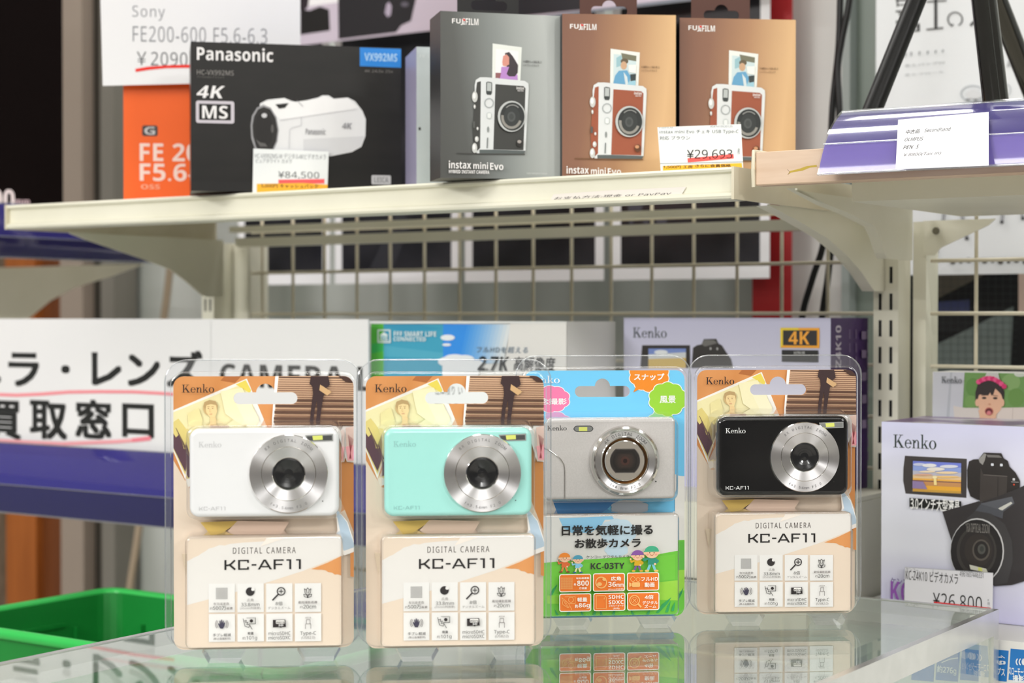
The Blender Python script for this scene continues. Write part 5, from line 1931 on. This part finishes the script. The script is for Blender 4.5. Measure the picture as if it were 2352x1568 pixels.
def draw_tiles(a, w, h):
    a.Q(1980, 1150, 3.75)
    for x0, x1 in ((1062, 1250), (1268, 1470), (850, 1040), (640, 830), (430, 620)):
        a.P([(x0 + 12, 1275 - 4), (x1 + 14, 1290), (x1 - 4, 1556), (x0 - 6, 1540)], BLUE)
    W4 = (240, 246, 252)
    a.T('タイムラプス', 1010, 1482, 1232, 1440, W4, .02); a.T('撮影', 1080, 1530, 1176, 1484, W4, .03)
    a.T('スローモーション', 1262, 1496, 1470, 1450, W4, .02); a.T('撮影', 1300, 1556, 1396, 1506, W4, .03)
    a.O(1192, 1374, (34, 36), (24, 26), W4, 40, 300, 16); a.R(1184, 1372, 1238, 1408, W4, .001); a.E(1212, 1390, 9, 9, BLUE); a.L([(1200, 1330), (1232, 1352)], 6, W4)
    for k in range(3):
        a.O(1366 + k * 26, 1384, (40, 40), (30, 30), W4, 130, 230, 10)
    a.E(1420, 1386, 32, 32, W4)
    a.T('約276g', 650, 1484, 816, 1430, W4, .02); a.L([(690, 1390), (760, 1360), (830, 1350)], 8, W4)


low = G(-.616, 1.364, -.4215)
carton('video_camera_carton', 'white carton with blue feature tiles lying under the lavender video camera carton', low, -A0, .39, .20, .1635, FW, FW, FW, FW, draw_tiles)
slab('base_cabinet', -.616, .32, 1.362, 1.568, -CAMZ, -.4218, STEEL, None, 'cream base cabinet of the bay beside the glass showcase', 'cabinet')

# carton with a portrait of a girl
def draw_girl(a, w, h):
    a.Q(1980, 830, 4.2366)
    a.P([(1000, 104), (1900, 104), (1900, 450), (975, 450)], (112, 156, 84))
    for cx, cy, rx, ry, c in ((1080, 250, 70, 90, (98, 146, 70)), (1450, 200, 90, 80, (134, 172, 104)), (1500, 350, 80, 90, (106, 150, 72)), (1060, 390, 60, 60, (120, 164, 88)), (1540, 120, 60, 30, (206, 214, 200))):
        a.E(cx, cy, rx, ry, c)
    a.P([(700, 60), (1000, 60), (975, 560), (670, 560)], (206, 208, 216)); a.P([(860, 100), (880, 100), (850, 560), (820, 560)], (188, 192, 200))
    a.P([(890, 430), (1000, 450), (1130, 450), (1150, 560), (900, 560)], (222, 214, 208)); a.P([(1330, 450), (1900, 440), (1900, 600), (1300, 600)], (226, 214, 206)); a.L([(1470, 450), (1466, 560)], 4, (190, 176, 166))
    HAIR, SKIN = (44, 32, 30), (236, 188, 156)
    a.P([(1105, 300), (1130, 215), (1190, 180), (1300, 180), (1370, 220), (1388, 300), (1380, 400), (1340, 440), (1130, 430), (1104, 400)], HAIR)
    a.P([(1135, 470), (1340, 460), (1310, 520), (1300, 600), (1160, 600)], SKIN)
    a.E(1250, 390, 122, 140, SKIN); a.E(1122, 400, 18, 36, SKIN); a.E(1372, 400, 16, 36, SKIN)
    a.P([(1125, 340), (1140, 240), (1200, 200), (1300, 200), (1360, 250), (1376, 340), (1340, 300), (1300, 262), (1280, 320), (1262, 330), (1250, 300), (1230, 330), (1180, 325), (1150, 320)], HAIR)
    a.E(1192, 354, 22, 11, (44, 26, 24), 14); a.E(1300, 356, 22, 11, (44, 26, 24), 14); a.L([(1165, 330), (1215, 326)], 5, (80, 54, 46)); a.L([(1275, 328), (1325, 334)], 5, (80, 54, 46))
    a.E(1244, 414, 14, 7, (214, 156, 126), 12)
    a.E(1240, 484, 36, 34, (104, 34, 36)); a.E(1240, 500, 22, 22, (222, 130, 136)); a.O(1240, 484, (40, 38), (34, 31), (206, 110, 104))
    a.P([(1200, 150), (1240, 60), (1320, 60), (1345, 180)], (206, 206, 200))
    for k in range(10):
        t = k / 9
        a.E(1140 + 250 * t, 196 - 70 * math.sin(PI * t * .86 + .25) + 40 * t + 18, 26, 24, (216, 44, 110) if k % 2 else (236, 84, 140), 14)
    a.K(780, 208, 978, 144, (70, 76, 80))


gp = G(sx(2141, 1.55), 1.552, -.2573)
carton('photo_carton', 'pale carton with a photo of a girl in a pink flower crown', gp, -A0, .20, .05, .2055,
       mat((226, 224, 226), 0.4), mat((200, 200, 206)), mat((200, 200, 206)), FW, draw_girl)


def draw_tag_video(a):
    a.Q(1980, 1150, 3.75)
    g = (150, 152, 158)
    a.L([(368, 570), (1126, 620)], 4, (170, 172, 180)); a.L([(612, 588), (610, 640)], 3, (170, 172, 180)); a.L([(369, 570), (364, 880)], 3, (170, 172, 180))
    a.T('ケンコー', 378, 606, 486, 582, g); a.T('4961607446331', 842, 648, 1046, 618, (110, 112, 116))
    a.T('KC-Z4K10 ビデオカメラ', 378, 680, 828, 622, (66, 66, 70), 0, 0, 1.05)
    a.T('¥26,800', 612, 936, 1034, 826, INK, -.006, 0, 1.05)
    a.P([(620, 866), (1110, 920), (1110, 934), (620, 884)], (230, 40, 50))
    a.T('(', 1082, 860, 1100, 846, g); a.T('税', 1082, 896, 1104, 870, g); a.T('込', 1082, 936, 1104, 908, g)


a_ = ray(2080, 1300)
dt = (UC - .004) / a_.dot(CV) * a_.y
card('price_tag', 'white price tag on the lavender carton behind the corner of the glass showcase', [(2075, 1418), (2078.5, 1301.5), (2280.5, 1315), (2279, 1420)], dt, -A0, draw_tag_video, (240, 240, 246), 'price tag', GT_)

# ------------------------------------------------------------------ tripod, cables
BLK = mat((6, 6, 6), 0.13, coat=0.5)
BLKM = mat((9, 9, 9), 0.38, spec=0.25)
tz = CAMZ + .1305
tp = thing('camera_tripod', 'black tripod standing on the wood-edged shelf in front of the white poster', 'tripod', Vector((.365, 1.55, tz)), 0)


def leg(p0, p1, rs, offs, m):
    """Telescoping tripod leg from its foot p0 to its hip p1; offs sets parallel tubes side by side."""
    mb = MB()
    p0, p1 = Vector(p0), Vector(p1)
    for (r, dx) in zip(rs, offs):
        o = Vector((dx, 0, 0))
        mb.tube([p0 + o, p1 + o], r, m, 20)
    k = p0 + (p1 - p0) * .33
    return mb


loc = tp.location
def PXD(px, py, d):
    p = at_y(px, py, d)
    return p - loc
def tripod_leg(a_px, b_px, d, rs, offs, m, foot_z=.007):
    """Follow the leg's line down to the shelf and up to the tripod head."""
    p, q = PXD(*a_px, d[0]), PXD(*b_px, d[1])
    v = (p - q) / (p.z - q.z)
    f = p + v * (foot_z - p.z)
    h = p + v * (.44 - p.z)
    mb = leg(f, h, rs, offs, m)
    o = mb.build('leg', tp)
    mb2 = MB()
    mb2.lathe([(rs[0] * 1.15, -.0), (rs[0] * 1.15, .012)], BLKM, 0, 0, 16)
    return f, h


tripod_leg((2005, 250), (2105, 0), (1.49, 1.53), (.0085,), (0.0,), BLKM)
tripod_leg((2284, 225), (2258, 0), (1.44, 1.49), (.0075, .0045, .0085), (.004, -.0035, -.0015), BLK)
tripod_leg((2340, 130), (2285, -10), (1.60, 1.57), (.0095,), (0.0,), BLK)
mb = MB()
mb.tube([(-.02, 0, .43), (-.02, 0, .50)], .022, BLK, 20)
mb.build('centre_column', tp)


def cable(label, pts, r, m):
    mb = MB()
    # smooth path through the points
    P = [Vector(p) for p in pts]
    out = []
    for i in range(len(P) - 1):
        p0, p1, p2, p3 = P[max(i - 1, 0)], P[i], P[i + 1], P[min(i + 2, len(P) - 1)]
        for k in range(8):
            t = k / 8
            out.append(.5 * ((2 * p1) + (p2 - p0) * t + (2 * p0 - 5 * p1 + 4 * p2 - p3) * t * t + (3 * p1 - p0 - 3 * p2 + p3) * t ** 3))
    out.append(P[-1])
    o = out[-1].copy()
    mb.tube([p - o for p in out], r, m, 10)
    return tag(mb.build('power_cable', None, o), label, 'cable')


def cpt(px, py, c):
    s, z = at_c(px, py, c)
    return G(s, c, z)


cable('black cable hanging past the pale column, bending towards the red banner lower down', [cpt(x, y, 1.70) for x, y in ((1934, -160), (1930, 0), (1926, 110), (1912, 250), (1906, 400), (1893, 550), (1866, 640), (1842, 730), (1834, 860))], .0035, BLACK)
cable('black cable in front of the pale column, ending nearer the slotted post', [cpt(x, y, 1.69) for x, y in ((1966, -160), (1951, 0), (1934, 90), (1924, 160), (1928, 260), (1926, 400), (1910, 560), (1901, 640), (1888, 730), (1880, 860))], .0035, BLACK)
cable('beige cord hanging in front of the grey wall above the green basket', [cpt(x, y, 1.95) for x, y in ((400, 520), (390, 620), (378, 720), (352, 900), (322, 1190), (300, 1340), (292, 1420))], .006, mat((176, 158, 136), 0.6))
